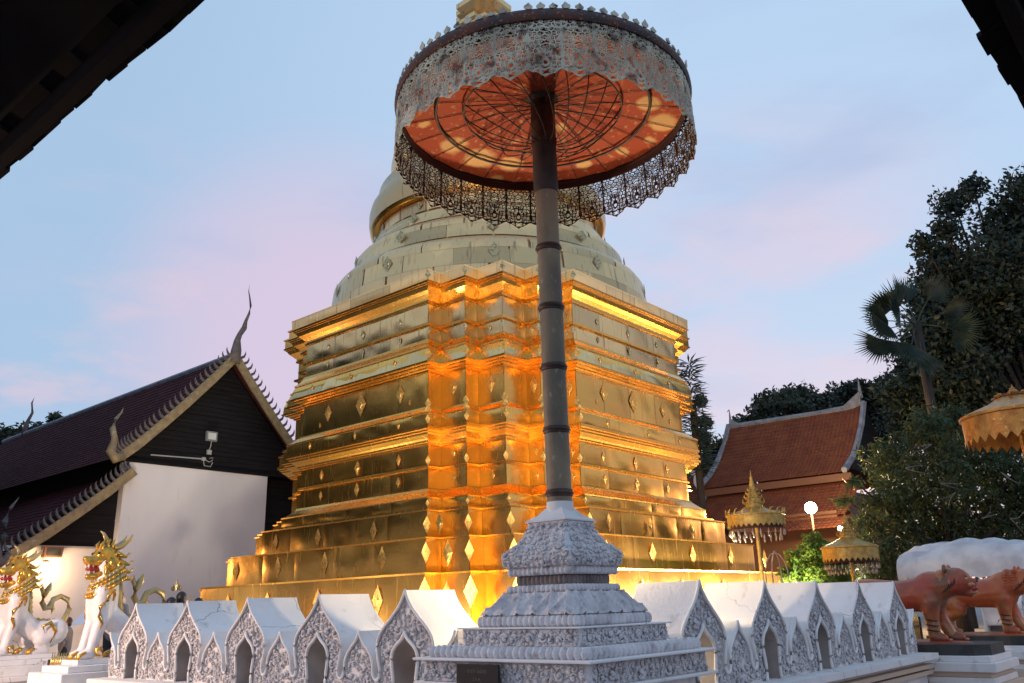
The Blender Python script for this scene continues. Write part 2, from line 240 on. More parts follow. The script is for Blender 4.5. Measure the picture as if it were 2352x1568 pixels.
# ------------------------------------------------------------------ mesh helpers
class MB:
    def __init__(s): s.v = []; s.f = []
    def add(s, vs, fs):
        o = len(s.v); s.v += [tuple(map(float, p)) for p in vs]; s.f += [tuple(o + i for i in f) for f in fs]; return s
    def box(s, c, d, rz=0, taper=1.):
        ca, sa = math.cos(rz), math.sin(rz); vs = []
        for z in (-1, 1):
            k = 1 if z < 0 else taper
            for x, y in ((-1, -1), (1, -1), (1, 1), (-1, 1)):
                X, Y = x * d[0] / 2 * k, y * d[1] / 2 * k
                vs.append((c[0] + X * ca - Y * sa, c[1] + X * sa + Y * ca, c[2] + z * d[2] / 2))
        return s.add(vs, [(3, 2, 1, 0), (4, 5, 6, 7), (0, 1, 5, 4), (1, 2, 6, 5), (2, 3, 7, 6), (3, 0, 4, 7)])
    def prism(s, poly, axis, a, b):          # poly of 2D points; axis = the extrusion axis; the 2D axes are the other two in order
        n = len(poly)
        def P(p, t):
            return {0: (t, p[0], p[1]), 1: (p[0], t, p[1]), 2: (p[0], p[1], t)}[axis]
        vs = [P(p, a) for p in poly] + [P(p, b) for p in poly]
        fs = [(i, (i + 1) % n, n + (i + 1) % n, n + i) for i in range(n)]
        tri = tessellate_polygon([[Vector((p[0], p[1], 0)) for p in poly]])
        fs += [tuple(t) for t in tri] + [tuple(n + i for i in t[::-1]) for t in tri]
        return s.add(vs, fs)
    def lathe(s, prof, c=(0, 0, 0), n=24, cap=True, a0=0, a1=2 * PI):
        full = abs(a1 - a0 - 2 * PI) < 1e-6; k = n if full else n + 1; vs = []; fs = []
        for r, z in prof:
            for i in range(k):
                a = a0 + (a1 - a0) * i / n; vs.append((c[0] + r * math.cos(a), c[1] + r * math.sin(a), c[2] + z))
        for j in range(len(prof) - 1):
            for i in range(n):
                i2 = (i + 1) % k; fs.append((j * k + i, j * k + i2, (j + 1) * k + i2, (j + 1) * k + i))
        if cap and full: fs += [tuple(range(k))[::-1], tuple(range((len(prof) - 1) * k, len(prof) * k))]
        return s.add(vs, fs)
    def tube(s, pts, rad, n=6, closed=False):
        P = [Vector(p) for p in pts]; m = len(P); rs = rad if hasattr(rad, '__len__') else [rad] * m; vs = []; fs = []
        up = Vector((0, 0, 1))
        for i in range(m):
            a = P[(i - 1) % m] if closed else P[max(i - 1, 0)]; b = P[(i + 1) % m] if closed else P[min(i + 1, m - 1)]
            t = (b - a).normalized() if (b - a).length > 1e-9 else up
            x = t.cross(up)
            if x.length < .05: x = t.cross(Vector((1, 0, 0)))
            x.normalize(); y = x.cross(t)
            for k in range(n):
                q = P[i] + (x * math.cos(2 * PI * k / n) + y * math.sin(2 * PI * k / n)) * rs[i]; vs.append(q)
        for i in range(m if closed else m - 1):
            for k in range(n):
                fs.append((i * n + k, i * n + (k + 1) % n, ((i + 1) % m) * n + (k + 1) % n, ((i + 1) % m) * n + k))
        if not closed: fs += [tuple(range(n))[::-1], tuple(range((m - 1) * n, m * n))]
        return s.add(vs, fs)
    def ball(s, c, r, n=10, m=6, rot=None):
        r = r if hasattr(r, '__len__') else (r, r, r); vs = []; fs = []
        Mx = rot.to_matrix() if rot is not None else Matrix.Identity(3)
        for j in range(m + 1):
            th = PI * j / m
            for i in range(n):
                a = 2 * PI * i / n; q = Mx @ Vector((r[0] * math.sin(th) * math.cos(a), r[1] * math.sin(th) * math.sin(a), r[2] * math.cos(th)))
                vs.append((c[0] + q.x, c[1] + q.y, c[2] + q.z))
        for j in range(m):
            for i in range(n): fs.append((j * n + i, (j + 1) * n + i, (j + 1) * n + (i + 1) % n, j * n + (i + 1) % n))
        return s.add(vs, fs)
    def mesh(s, name, mt=None, smooth=False):
        me = bpy.data.meshes.new(name); me.from_pydata(s.v, [], s.f)
        if mt: me.materials.append(mt)
        if smooth: me.polygons.foreach_set('use_smooth', [True] * len(me.polygons))
        me.update(); return me
    def build(s, name, mt, parent=None, smooth=False, auto=None):
        me = s.mesh(name, mt, smooth or auto is not None)
        if auto is not None: sharpen(me, auto)
        return link(name, me, parent)
def sharpen(me, ang):
    try: me.set_sharp_from_angle(angle=math.radians(ang))
    except Exception: pass
def link(name, me, parent=None, loc=None, rz=None):
    o = bpy.data.objects.new(name, me); C.objects.link(o)
    if parent: o.parent = parent
    if loc is not None: o.location = loc
    if rz is not None: o.rotation_euler = (0, 0, rz)
    return o
def tag(o, label=None, cat=None, group=None, kind=None):
    for k, v in (('label', label), ('category', cat), ('group', group), ('kind', kind)):
        if v: o[k] = v
    return o
def empty(name, loc, label, cat, group=None, rz=0):
    o = bpy.data.objects.new(name, None); C.objects.link(o); o.location = tuple(map(float, loc)); o.rotation_euler = (0, 0, rz); o.empty_display_size = .2
    return tag(o, label, cat, group)
def kids(o): return [c for c in bpy.data.objects if c.parent == o]
def copy_tree(o, loc=None, rz=None, parent=None, label=None):
    c = o.copy(); C.objects.link(c); c.parent = parent
    if loc is not None: c.location = loc
    if rz is not None: c.rotation_euler = (0, 0, rz)
    if label: c['label'] = label
    for ch in kids(o):
        if ch is not c: copy_tree(ch, parent=c)
    return c
def np_mesh(name, V, F, mt, parent=None, smooth=False):
    me = bpy.data.meshes.new(name); V = np.asarray(V, np.float32); F = np.asarray(F, np.int32)
    me.vertices.add(len(V)); me.vertices.foreach_set('co', V.ravel()); k = F.shape[1]
    me.loops.add(F.size); me.loops.foreach_set('vertex_index', F.ravel()); me.polygons.add(len(F)); me.polygons.foreach_set('loop_start', np.arange(0, F.size, k, dtype=np.int32))
    if smooth: me.polygons.foreach_set('use_smooth', np.ones(len(F), bool))
    me.materials.append(mt); me.update(calc_edges=True); me.validate()
    return link(name, me, parent)
def remesh(o, vox, smooth=2):
    r = o.modifiers.new('remesh', 'REMESH'); r.mode = 'VOXEL'; r.voxel_size = vox; r.use_smooth_shade = True
    if smooth: s = o.modifiers.new('smooth', 'SMOOTH'); s.iterations = smooth; s.factor = .5
    return o
def capsule(mb, a, b, ra, rb, n=10):                 # a tapered limb with round ends, for organic bodies
    a, b = Vector(a), Vector(b); mb.tube([a, b], [ra, rb], n); mb.ball(a, ra, n, 6); mb.ball(b, rb, n, 6)

# carved scroll relief: curled leaves and knobs laid over one another
def scroll_layer(U, V, cell, seed):
    rs = np.random.default_rng(seed); tab = rs.random((64, 64, 6)); H = np.zeros_like(U); gu = np.floor(U / cell).astype(int); gv = np.floor(V / cell).astype(int)
    for di in (-1, 0, 1):
        for dj in (-1, 0, 1):
            i = gu + di; j = gv + dj; t = tab[i % 64, j % 64]
            cx = (i + .5 * (j % 2) + .5 * t[..., 0]) * cell; cy = (j + .1 + .8 * t[..., 1]) * cell; Rr = cell * (.42 + .30 * t[..., 4])
            dx = U - cx; dy = V - cy; r = np.hypot(dx, dy) / Rr; a = np.arctan2(dy, dx); sg = np.where(t[..., 2] > .5, 1., -1.)
            turn = ((sg * a / (2 * PI) + t[..., 3] - r * 1.15) % 1.0)
            rib = np.sin(PI * turn) ** 1.2
            h = np.where(r < 1, (.30 + .70 * rib) * (1 - r ** 4) * (.7 + .3 * t[..., 5]) + .55 * np.exp(-(r / .2) ** 2), 0)
            H = np.maximum(H, h)
    return H
def scroll_height(U, V, cell, seed):
    return np.clip(np.maximum(scroll_layer(U, V, cell, seed),   .45 * scroll_layer(U + .37, V + .21, cell * .55, seed + 1)), 0, 1.15)

def curl_spots(rs, test, w_, h_, rmin, rmax, tries):
    out_ = []
    for _ in range(tries):
        x, z = rs.random() * w_, rs.random() * h_; r = rmin + (rmax - rmin) * rs.random() ** 1.5 * (1 if _ < tries * .5 else .3)
        if test(x, z, r) and all((x - a) ** 2 + (z - b) ** 2 > (.86 * (r + q)) ** 2 for a, b, q in out_): out_.append((x, z, r))
    return out_
def curl(mb, P, r, turn, sg, thick):          # P(dx, dz, lift) -> point: one carved volute with a bud in its eye and a leaf tip
    pts = []; rad = []
    for k in range(11):
        t = k / 10; a = turn + sg * t * 7.2; q = r * (.95 - .72 * t); pts.append(P(q * math.cos(a), q * math.sin(a), thick * (.4 + .8 * t))); rad.append(thick * (.35 + .65 * math.sin(PI * min(1, .15 + t * .85))))
    mb.tube(pts, rad, 5)
    c = P(0, 0, thick * 1.1); mb.ball(c, thick * 1.15, 6, 4)
    a = turn - sg * .3; mb.tube([P(r * .9 * math.cos(a), r * .9 * math.sin(a), thick * .5), P(r * 1.15 * math.cos(a - sg * .35), r * 1.15 * math.sin(a - sg * .35), thick * .8), P(r * 1.3 * math.cos(a - sg * .8), r * 1.3 * math.sin(a - sg * .8), thick * .2)], [thick * .6, thick * .8, thick * .1], 5)

# ================================================================== GROUND
g = MB(); g.add([(-250, -250, 0), (300, -250, 0), (300, 300, 0), (-250, 300, 0)], [(0, 1, 2, 3)])
tag(g.build('ground', CONC), kind='structure')

# ================================================================== VERANDA ROOF overhead (camera stands under its inside corner)
EX, EY, EZ = 1.09, .35, 3.2
v = empty('veranda_roof', (0, 0, 0), 'dark tiled veranda eaves overhanging both upper corners of the view', 'roof')
mb = MB()
mb.add([(EX - .18, EY - .18, EZ + .03), (EX - .18, 24, EZ + .03), (-2.4, 24, 4.7), (-2.4, EY - .18, 4.7)], [(0, 1, 2, 3)])
mb.add([(EX - .18, EY - .18, EZ + .033), (24, EY - .18, EZ + .033), (24, -2.6, 4.7), (EX - .18, -2.6, 4.7)], [(3, 2, 1, 0)])
mb.add([(EX - .18, EY - .18, EZ + .03), (-2.4, EY - .18, 4.7), (-2.4, -2.6, 4.7), (EX - .18, -2.6, 4.7)], [(0, 1, 2, 3)])
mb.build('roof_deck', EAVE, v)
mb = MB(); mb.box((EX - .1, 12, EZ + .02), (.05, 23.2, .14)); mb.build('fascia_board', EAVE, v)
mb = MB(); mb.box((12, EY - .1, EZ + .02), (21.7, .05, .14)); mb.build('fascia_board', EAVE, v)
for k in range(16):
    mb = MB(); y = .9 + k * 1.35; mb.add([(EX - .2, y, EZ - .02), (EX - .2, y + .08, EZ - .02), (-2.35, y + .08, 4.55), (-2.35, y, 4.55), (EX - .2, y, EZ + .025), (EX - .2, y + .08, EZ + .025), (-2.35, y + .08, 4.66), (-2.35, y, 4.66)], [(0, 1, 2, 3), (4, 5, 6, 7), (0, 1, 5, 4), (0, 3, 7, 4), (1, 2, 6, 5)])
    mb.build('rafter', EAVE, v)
tl = MB(); tl.add([(-.30, -.068, .10), (-.30, .068, .10), (0, .068, 0), (0, -.068, 0), (-.30, -.05, .135), (-.30, .05, .135), (0.004, .05, .032), (0.004, -.05, .032)], [(0, 1, 2, 3), (7, 6, 5, 4), (0, 3, 7, 4), (1, 5, 6, 2), (3, 2, 6, 7)])
tme = tl.mesh('tile', EAVE)
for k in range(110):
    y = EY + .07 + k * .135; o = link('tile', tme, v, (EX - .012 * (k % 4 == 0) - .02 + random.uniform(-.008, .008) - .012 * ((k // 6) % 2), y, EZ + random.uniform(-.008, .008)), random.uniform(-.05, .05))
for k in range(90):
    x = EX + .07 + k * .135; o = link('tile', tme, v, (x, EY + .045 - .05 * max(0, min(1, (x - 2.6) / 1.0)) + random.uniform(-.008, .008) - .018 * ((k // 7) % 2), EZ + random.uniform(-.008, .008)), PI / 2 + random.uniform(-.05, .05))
for x, y in ((-.9, -1.6), (-2.0, 6), (-2.0, 12), (8, -2.2), (14, -2.2)):
    mb = MB(); mb.lathe([(.17, 0), (.17, .3), (.13, .34), (.13, 4.4)], (x, y, 0), 14); mb.build('column', DARKW, v)
def eave_lamp(loc, power, label):
    r = empty('eave_lantern', loc, label, 'lamp', 'lanterns hanging under the veranda eaves')
    f = MB(); f.lathe([(.03, -.12), (.10, -.08), (.11, .06), (.05, .10)], (0, 0, 0), 12); f.build('lit_shade', mat('lit_lantern', (1, 1, 1), .5, emit=(1, .72, .42), estr=8), r)
    f = MB(); f.tube([(0, 0, .1), (0, 0, .5)], .012, 5); f.build('hanger', IRON, r)
    l = bpy.data.lights.new('lamp_glow', 'POINT'); l.energy = power; l.color = (1, .66, .48); l.shadow_soft_size = .15; o = bpy.data.objects.new('lamp_glow', l); C.objects.link(o); o.parent = r; o.location = (0, 0, -.3)
eave_lamp((.8, 13.2, 2.95), 1700, 'warm lantern under the veranda eave opposite the golden lions'); eave_lamp((16.8, -.6, 2.95), 110, 'warm lantern under the veranda eave opposite the tigers')

# ================================================================== STUPA
CX, CY, W1, W2 = 24.0, 21.65, .56, 1.07
KK = 2 * W1 + 2 * W2
def plan(h):
    q = []; x, y = -h, -(h - KK); q.append((x, y))
    x += W1; q.append((x, y)); y -= W2; q.append((x, y)); x += W1; q.append((x, y)); y -= W2; q.append((x, y))
    x += W2; q.append((x, y)); y -= W1; q.append((x, y)); x += W2; q.append((x, y)); y -= W1; q.append((x, y))
    P = []
    for k in range(4):
        for (a, b) in q:
            for _ in range(k): a, b = -b, a
            P.append((CX + a, CY + b))
    return P                                     # 36 corners, the camera-side redents first
st = empty('stupa', (CX, CY, 0), 'huge gilded stupa with redented square base and round pale gold drum above', 'stupa')
def rel(p): return (p[0] - CX, p[1] - CY, p[2])
def sweep(prof, inset=0.):
    mb = MB(); n = 36; vs = []; fs = []
    for h, z in prof: vs += [rel((x, y, z)) for x, y in plan(h - inset)]
    for j in range(len(prof) - 1):
        for i in range(n): fs.append((j * n + i, j * n + (i + 1) % n, (j + 1) * n + (i + 1) % n, (j + 1) * n + i))
    return mb.add(vs, fs)
body_prof = [(8.63, 0), (8.63, 2.24), (8.0, 2.25), (8.0, 3.2), (7.32, 3.21), (7.32, 4.03), (7.06, 4.04), (7.06, 4.13), (6.9, 4.14), (6.88, 4.45), (6.84, 4.46), (6.52, 4.76), (6.46, 4.78), (6.46, 6.15),
             (6.60, 6.30), (6.84, 6.6), (6.84, 6.97), (6.62, 7.2), (6.46, 7.28), (6.46, 8.42), (6.62, 8.5), (6.82, 8.6), (6.80, 8.9), (6.72, 9.12), (6.50, 9.45), (6.46, 9.47), (6.46, 10.72),
             (6.52, 10.86), (6.76, 11.1), (6.86, 11.24), (6.86, 11.6)]
core = sweep(body_prof, .025); core.build('core', GOLD, st)
top = MB(); P = plan(6.83); tri = tessellate_polygon([[Vector((x, y, 0)) for x, y in P]]); top.add([rel((x, y, 11.598)) for x, y in P], [tuple(t) for t in tri]); top.build('terrace_floor', PALE, st)
mold = [  # crisp metal mouldings, each one band round the whole plan
    [(8.66, 2.20), (8.67, 2.25), (8.0, 2.262)], [(8.03, 3.165), (8.035, 3.205), (7.3, 3.222)], [(7.35, 3.995), (7.355, 4.035), (7.05, 4.05)], [(7.08, 4.04), (7.08, 4.13), (6.88, 4.145)],
    [(6.89, 4.43), (6.90, 4.465), (6.85, 4.48), (6.70, 4.59), (6.58, 4.70), (6.525, 4.78), (6.46, 4.79)],
    [(6.46, 5.39), (6.53, 5.40), (6.54, 5.46), (6.46, 5.50)],
    [(6.46, 6.10), (6.50, 6.11), (6.51, 6.16), (6.56, 6.17), (6.57, 6.22), (6.62, 6.27), (6.74, 6.37), (6.75, 6.42), (6.80, 6.44), (6.81, 6.49), (6.86, 6.51), (6.87, 6.60), (6.845, 6.61)],
    [(6.845, 6.95), (6.86, 6.96), (6.86, 7.0), (6.74, 7.06), (6.62, 7.19), (6.56, 7.22), (6.55, 7.27), (6.46, 7.285)],
    [(6.46, 8.38), (6.50, 8.39), (6.51, 8.44), (6.60, 8.46), (6.61, 8.49), (6.72, 8.52), (6.73, 8.56), (6.83, 8.575), (6.84, 8.62), (6.82, 8.63)],
    [(6.70, 9.08), (6.74, 9.10), (6.73, 9.14), (6.62, 9.22), (6.54, 9.34), (6.50, 9.46), (6.46, 9.475)],
    [(6.46, 9.90), (6.545, 9.915), (6.55, 9.99), (6.46, 10.03)],
    [(6.46, 10.66), (6.51, 10.67), (6.52, 10.73), (6.50, 10.76), (6.50, 10.82), (6.53, 10.85), (6.60, 10.92), (6.70, 11.01), (6.76, 11.10), (6.77, 11.13), (6.81, 11.14), (6.82, 11.18), (6.86, 11.19), (6.875, 11.24), (6.865, 11.25)],
    [(6.88, 11.56), (6.885, 11.61), (6.6, 11.63)]]
for i, p in enumerate(mold): sweep(p).build('moulding', GOLD if i < 11 else (GOLD if i == 11 else PALE), st)
bands = [((8.63, .02), (8.63, 2.19), GOLD), ((8.0, 2.265), (8.0, 3.16), GOLD), ((7.32, 3.225), (7.32, 3.99), GOLD), ((6.88, 4.15), (6.88, 4.425), GOLD),
         ((6.46, 4.80), (6.46, 5.385), GOLD), ((6.46, 5.505), (6.46, 6.095), GOLD), ((6.845, 6.615), (6.845, 6.945), GOLD), ((6.46, 7.29), (6.46, 8.375), GOLD),
         ((6.82, 8.635), (6.70, 9.075), GOLDHI), ((6.46, 9.48), (6.46, 9.895), GOLDHI), ((6.46, 10.035), (6.46, 10.655), GOLDHI), ((6.865, 11.255), (6.88, 11.555), PALE)]
def dented(A, B, Cc, D, mt, name, nx=9, nz=5, amp=.010, bow=0.):
    A, B, Cc, D = map(np.array, (A, B, Cc, D)); nrm = np.cross(B - A, D - A); nrm = nrm / np.linalg.norm(nrm)
    k1, k2, k3 = RNG.uniform(0, 6.28, 3); fa, fb = RNG.uniform(.6, 1.4, 2); tl_ = RNG.uniform(-.5, .5); V = []
    Ls = np.linalg.norm(B - A)
    for j in range(nz):
        for i in range(nx):
            s = i / (nx - 1); t = j / (nz - 1); p = (A * (1 - s) + B * s) * (1 - t) + (D * (1 - s) + Cc * s) * t
            edge = min(1, 6 * min(s, 1 - s)) * min(1, 5 * min(t, 1 - t))
            d = amp * (math.sin(k1 + s * 5 * fa + t * 2) + .7 * math.sin(k2 + t * 4 * fb - s * 3) + .5 * math.sin(k3 + s * 9 + t * 5)) * edge * min(1.2, .4 + Ls * .5) + .016 * (1 if edge > 0 else .2) + amp * tl_ * (s - .5)
            V.append(p + nrm * d)
    F = [(j * nx + i, j * nx + i + 1, (j + 1) * nx + i + 1, (j + 1) * nx + i) for j in range(nz - 1) for i in range(nx - 1)]
    mb = MB(); mb.add(V, F); return mb.build(name, mt, st, smooth=True)
G = .006
def plates(i0, i1, band, n):
    (h0, z0), (h1, z1), mt = band; P0, P1 = plan(h0), plan(h1)
    a0, b0 = np.array(P0[i0]), np.array(P0[i1]); a1, b1 = np.array(P1[i0]), np.array(P1[i1]); Lt = np.linalg.norm(b0 - a0)
    cuts = [0] + [min(.98, max(.02, (k + random.uniform(-.14, .14)) / n)) for k in range(1, n)] + [1]
    for k in range(n):
        s, e = cuts[k] + (G / Lt), cuts[k + 1] - (G / Lt)
        dented(rel((*(a0 + (b0 - a0) * s), z0)), rel((*(a0 + (b0 - a0) * e), z0)), rel((*(a1 + (b1 - a1) * e), z1)), rel((*(a1 + (b1 - a1) * s), z1)), mt, 'gold_plate', nx=max(4, int(9 * (e - s) * Lt)), nz=4 if z1 - z0 < .6 else 5)
for bd in bands:
    for i in range(8): plates(i, i + 1, bd, 1)
    plates(35, 0, bd, 4 if bd[0][0] < 7 else 5); plates(8, 9, bd, 4 if bd[0][0] < 7 else 5)
# embossed rosettes
def lozenge(w, h, d=.05):
    mb = MB(); n = 24; vs = []; 
    for ring, (k, dd) in enumerate(((1, .004), (.93, d * .6), (.72, d * .35), (.66, d * .75), (.34, d * .5), (.3, d * 1.1), (.001, d * 1.6))):
        for i in range(n):
            a = 2 * PI * i / n; c, s = math.cos(a), math.sin(a); r = 1 / (abs(c) ** 1.03 + abs(s) ** 1.03) ** (1 / 1.03)
            r *= 1 + .035 * math.cos(12 * a) * (ring < 4)
            vs.append((-dd, c * r * k * w / 2, s * r * k * h / 2))
    fs = [(j * n + i, j * n + (i + 1) % n, (j + 1) * n + (i + 1) % n, (j + 1) * n + i) for j in range(6) for i in range(n)]
    return mb.add(vs, fs)
LOZ = {}
def rosette(p, ang, w, h, mt=ORN):
    key = (round(w, 2), round(h, 2), mt.name)
    if key not in LOZ: LOZ[key] = lozenge(w, h, .010 + .018 * w).mesh('rosette', mt)
    link('rosette', LOZ[key], st, rel(p), ang)                  # ang: 0 faces -X, 90 deg faces -Y
rows = [(8.67, 1.62, (-6.2, -3.6, -1., 1.5, 3.7, 6.), .42, .78), (8.03, 2.74, (-5.6, -3., -.4, 2., 4.4), .36, .66), (7.35, 3.62, (-4.6, -1.8, 0.9, 3.2), .30, .56), (6.49, 5.1, (-1.9, .1, 2.), .19, .34), (6.49, 5.8, (-1.9, .1, 2.), .20, .36),
        (6.87, 6.78, (-2.3, -.2, 2.2), .14, .26), (6.49, 7.55, (-2.4, 2.2), .12, .2), (6.49, 7.9, (-1.95, .0, 1.75), .38, .60), (6.80, 8.86, (-2., .2, 2.3), .15, .26), (6.49, 9.7, (-1.9, .0, 1.9), .14, .27), (6.49, 10.33, (-1.9, .0, 1.9), .17, .28)]
for h, z, us, w_, hh in rows:
    for u in us:
        k = 1.35 if (abs(u) < .3 and h < 6.7) else 1
        m_ = ORN if z < 9 else ORNP
        rosette((CX - h, CY + u, z), 0, w_ * k, hh * k, m_)
        rosette((CX - u * (.97 + .02 * (z % 1)), CY - h, z), PI / 2, w_ * k, hh * k, m_)
for h, z, w_, hh in ((8.63, 1.75, .36, .8), (8.0, 2.8, .24, .56), (7.32, 3.62, .22, .5), (6.88, 4.28, .12, .2), (6.46, 5.62, .16, .3), (6.84, 6.78, .15, .28), (6.74, 7.08, .2, .32), (6.46, 7.38, .2, .34), (6.76, 8.85, .22, .36), (6.46, 9.75, .15, .28), (6.86, 11.4, .18, .3)):
    P = plan(h + .02)
    for i in (0, 2, 4, 6, 8): rosette((*P[i], z), PI / 4, w_, hh, ORN if z < 9 else ORNP)
for i, s in ((1, 0), (3, 0), (5, 1), (7, 1)):                    # lozenges centred on the redent faces of the middle storey
    for z, w_, hh in ((7.9, .36, .54), (5.85, .16, .28), (5.1, .14, .24), (9.7, .13, .2), (10.3, .12, .2)):
        P = plan(6.48); a, b = (P[i], P[i + 1]); c = ((a[0] + b[0]) / 2, (a[1] + b[1]) / 2)
        w_ = w_ if i in (1, 3) else w_ * .9
        rosette((c[0], c[1], z), 0 if abs(a[0] - b[0]) < .01 else PI / 2, w_, hh, ORN if z < 9 else ORNP)
# round storeys
AZ = math.atan2(-CY, -CX)
def rings(prof, name, mt, seg=72):
    mb = MB(); mb.lathe(prof, (0, 0, 0), seg, cap=False); return mb.build(name, mt, st, auto=35)
rings([(6.30, 11.6), (6.27, 12.3), (6.19, 12.88), (6.05, 13.18), (5.85, 13.42), (5.56, 13.62), (5.54, 13.64), (5.53, 13.85), (5.45, 14.15), (5.30, 14.38), (5.1, 14.6), (4.88, 14.76), (4.85, 14.78), (4.83, 15.03), (4.74, 15.2), (4.52, 15.4), (4.48, 15.42), (4.48, 15.93)], 'drum_core', PALE)
rings([(4.48, 15.90), (4.74, 15.91), (4.80, 15.96), (4.86, 16.05)], 'ring_underside', GOLD)
rings([(4.86, 16.05), (4.90, 16.3), (4.90, 16.7), (4.84, 16.95), (4.72, 17.15), (4.60, 17.4), (4.53, 17.75), (4.30, 18.0), (3.96, 18.22), (3.83, 18.45)], 'ring_moulding', PALE)
rings([(3.83, 18.45), (4.02, 18.48), (4.05, 18.6)], 'ring_underside', GOLD)
rings([(4.05, 18.6), (4.05, 19.1), (3.96, 19.6), (3.7, 20.0), (3.5, 20.2), (3.45, 20.6)], 'ring_moulding', PALE)
rings([(3.45, 20.6), (3.5, 20.7), (3.4, 21.3), (3.1, 22.1), (2.7, 22.9), (2.2, 23.6), (1.7, 24.2), (1.35, 24.8), (1.15, 25.4), (1.05, 25.8)], 'bell', PALE)
def small_plan(h):
    s = .16; q = [(-h, -(h - 4 * s)), (-h + s, -(h - 4 * s)), (-h + s, -(h - 2 * s)), (-h + 2 * s, -(h - 2 * s)), (-(h - 4 * s) , -h + 2 * s + 0), (-(h - 4 * s), -h)]
    q = [(-h, -(h - 4 * s)), (-h + 2 * s, -(h - 4 * s)), (-h + 2 * s, -(h - 2 * s)), (-(h - 4 * s) , -(h - 2 * s)), (-(h - 4 * s), -h)]
    P = []
    for k in range(4):
        for (a, b) in q:
            for _ in range(k): a, b = -b, a
            P.append((a, b))
    return P
mb = MB(); vs = []; fs = []; pr = [(1.0, 25.6), (.95, 26.0), (1.0, 26.15), (1.12, 26.25), (1.12, 26.42), (.92, 26.45), (.92, 26.7), (.98, 26.75), (1.2, 27.05), (1.2, 27.3), (1.0, 27.35), (.75, 27.5), (.7, 28.6)]
n = 20
for h, z in pr: vs += [(a, b, z) for a, b in small_plan(h)]
for j in range(len(pr) - 1):
    for i in range(n): fs.append((j * n + i, j * n + (i + 1) % n, (j + 1) * n + (i + 1) % n, (j + 1) * n + i))
mb.add(vs, fs); mb.build('throne_block', PALE, st)
rings([(.95, 27.45), (.98, 27.7), (.80, 28.2), (.85, 28.4), (.65, 29), (.7, 29.2), (.5, 30), (.52, 30.3), (.3, 32), (.12, 34), (.02, 36)], 'spire', GOLDHI, 24)
courses = [(6.36, 11.64, 6.33, 12.27), (6.325, 12.28, 6.24, 12.90), (6.235, 12.91, 5.88, 13.47), (5.585, 13.66, 5.47, 14.17), (5.465, 14.18, 5.10, 14.64), (4.885, 14.80, 4.76, 15.22), (4.53, 15.44, 4.53, 15.88)]
for ci, (r0, z0, r1, z1) in enumerate(courses):
    nseg = 22; off = ci * .37
    for k in range(nseg):
        a = AZ - PI * .52 + (k + (off % 1) - .5) * PI * 1.04 / 11
        if k > 11: break
        a0 = a + .003 + random.uniform(-.01, .01); a1 = a + PI * 1.04 / 11 - .003; nx = 7; nz = 4; V = []; k1, k2 = RNG.uniform(0, 6, 2)
        for j in range(nz):
            for i in range(nx):
                s, t = i / (nx - 1), j / (nz - 1); aa = a0 + (a1 - a0) * s; rr = r0 + (r1 - r0) * t + .03 * math.sin(PI * t) * (abs(r1 - r0) > .2) * 4 + (.012 * math.sin(k1 + 5 * s) * math.sin(k2 + 3 * t) if 0 < i < nx - 1 and 0 < j < nz - 1 else 0) + .006
                V.append((rr * math.cos(aa), rr * math.sin(aa), z0 + (z1 - z0) * t))
        mb = MB(); mb.add(V, [(j * nx + i, j * nx + i + 1, (j + 1) * nx + i + 1, (j + 1) * nx + i) for j in range(nz - 1) for i in range(nx - 1)]); mb.build('drum_plate', PALE, st, smooth=True)
for r, z, w_, hh in ((6.30, 12.75, .55, .8), (5.60, 14.05, .62, .62), (4.90, 15.05, .6, .55), (4.58, 15.7, .42, .42)):
    for da in (-1.15, -.62, 0, .62, 1.2):
        a = AZ + da + .03; rosette((CX + r * math.cos(a), CY + r * math.sin(a), z), a + PI, w_ * .75, hh * .75, ORNP)
# leaf finial standing on the lowest tier
lf = empty('leaf_ornament', (15.62, 29.2, 2.25), 'small dark leaf-shaped ornament standing on the left end of the lowest gold tier', 'ornament')
for dx, hh, tilt in ((0, .38, 0), (-.13, .2, -.5), (.13, .2, .5), (-.22, .12, -.8), (.22, .12, .8)):
    mb = MB(); mb.tube([(0, dx, 0), (0, dx * 1.3, hh * .45), (0, dx * 1.3 + tilt * hh * .5, hh)], [.05, .06, .004], 6); mb.build('leaf', ORNP, lf)

# ================================================================== FLOODLIGHTS (on the ground between enclosure and stupa)
def flood(loc, target, power, ang, label, size=.25, blend=.7, col=(1, .87, .62)):
    d = Vector(target) - Vector(loc); rz = math.atan2(d.y, d.x); el = math.atan2(d.z, math.hypot(d.x, d.y))
    r = empty('floodlight', loc, label, 'floodlight', 'floodlights lighting the stupa', rz)
    h = MB(); h.box((0, 0, 0), (.10, .34, .26)); b = h.build('housing', LAMPF, r); b.rotation_euler = (0, -el, 0)
    h = MB(); h.box((.056, 0, 0), (.008, .29, .21)); q = h.build('lit_glass', HOT, r); q.rotation_euler = (0, -el, 0)
    h = MB(); h.box((-.02, 0, -loc[2] / 2 - .07), (.05, .05, max(.04, loc[2] - .14))); h.build('bracket', LAMPF, r)
    l = bpy.data.lights.new('flood_beam', 'SPOT'); l.energy = power; l.spot_size = math.radians(ang); l.spot_blend = blend; l.shadow_soft_size = size; l.color = col
    o = bpy.data.objects.new('flood_beam', l); C.objects.link(o); o.parent = r; o.location = (.12 * math.cos(el), 0, .12 * math.sin(el)); o.rotation_euler = (0, -(PI / 2 - 0) - el + PI, 0) if False else (0, 0, 0)
    o.rotation_euler = Vector((math.cos(el), 0, math.sin(el))).to_track_quat('-Z', 'Y').to_euler()
    return r
r = empty('garden_lamp', (6.80, 5.25, 0), 'bare warm globe lamp on a short post behind the pedestal', 'lamp')
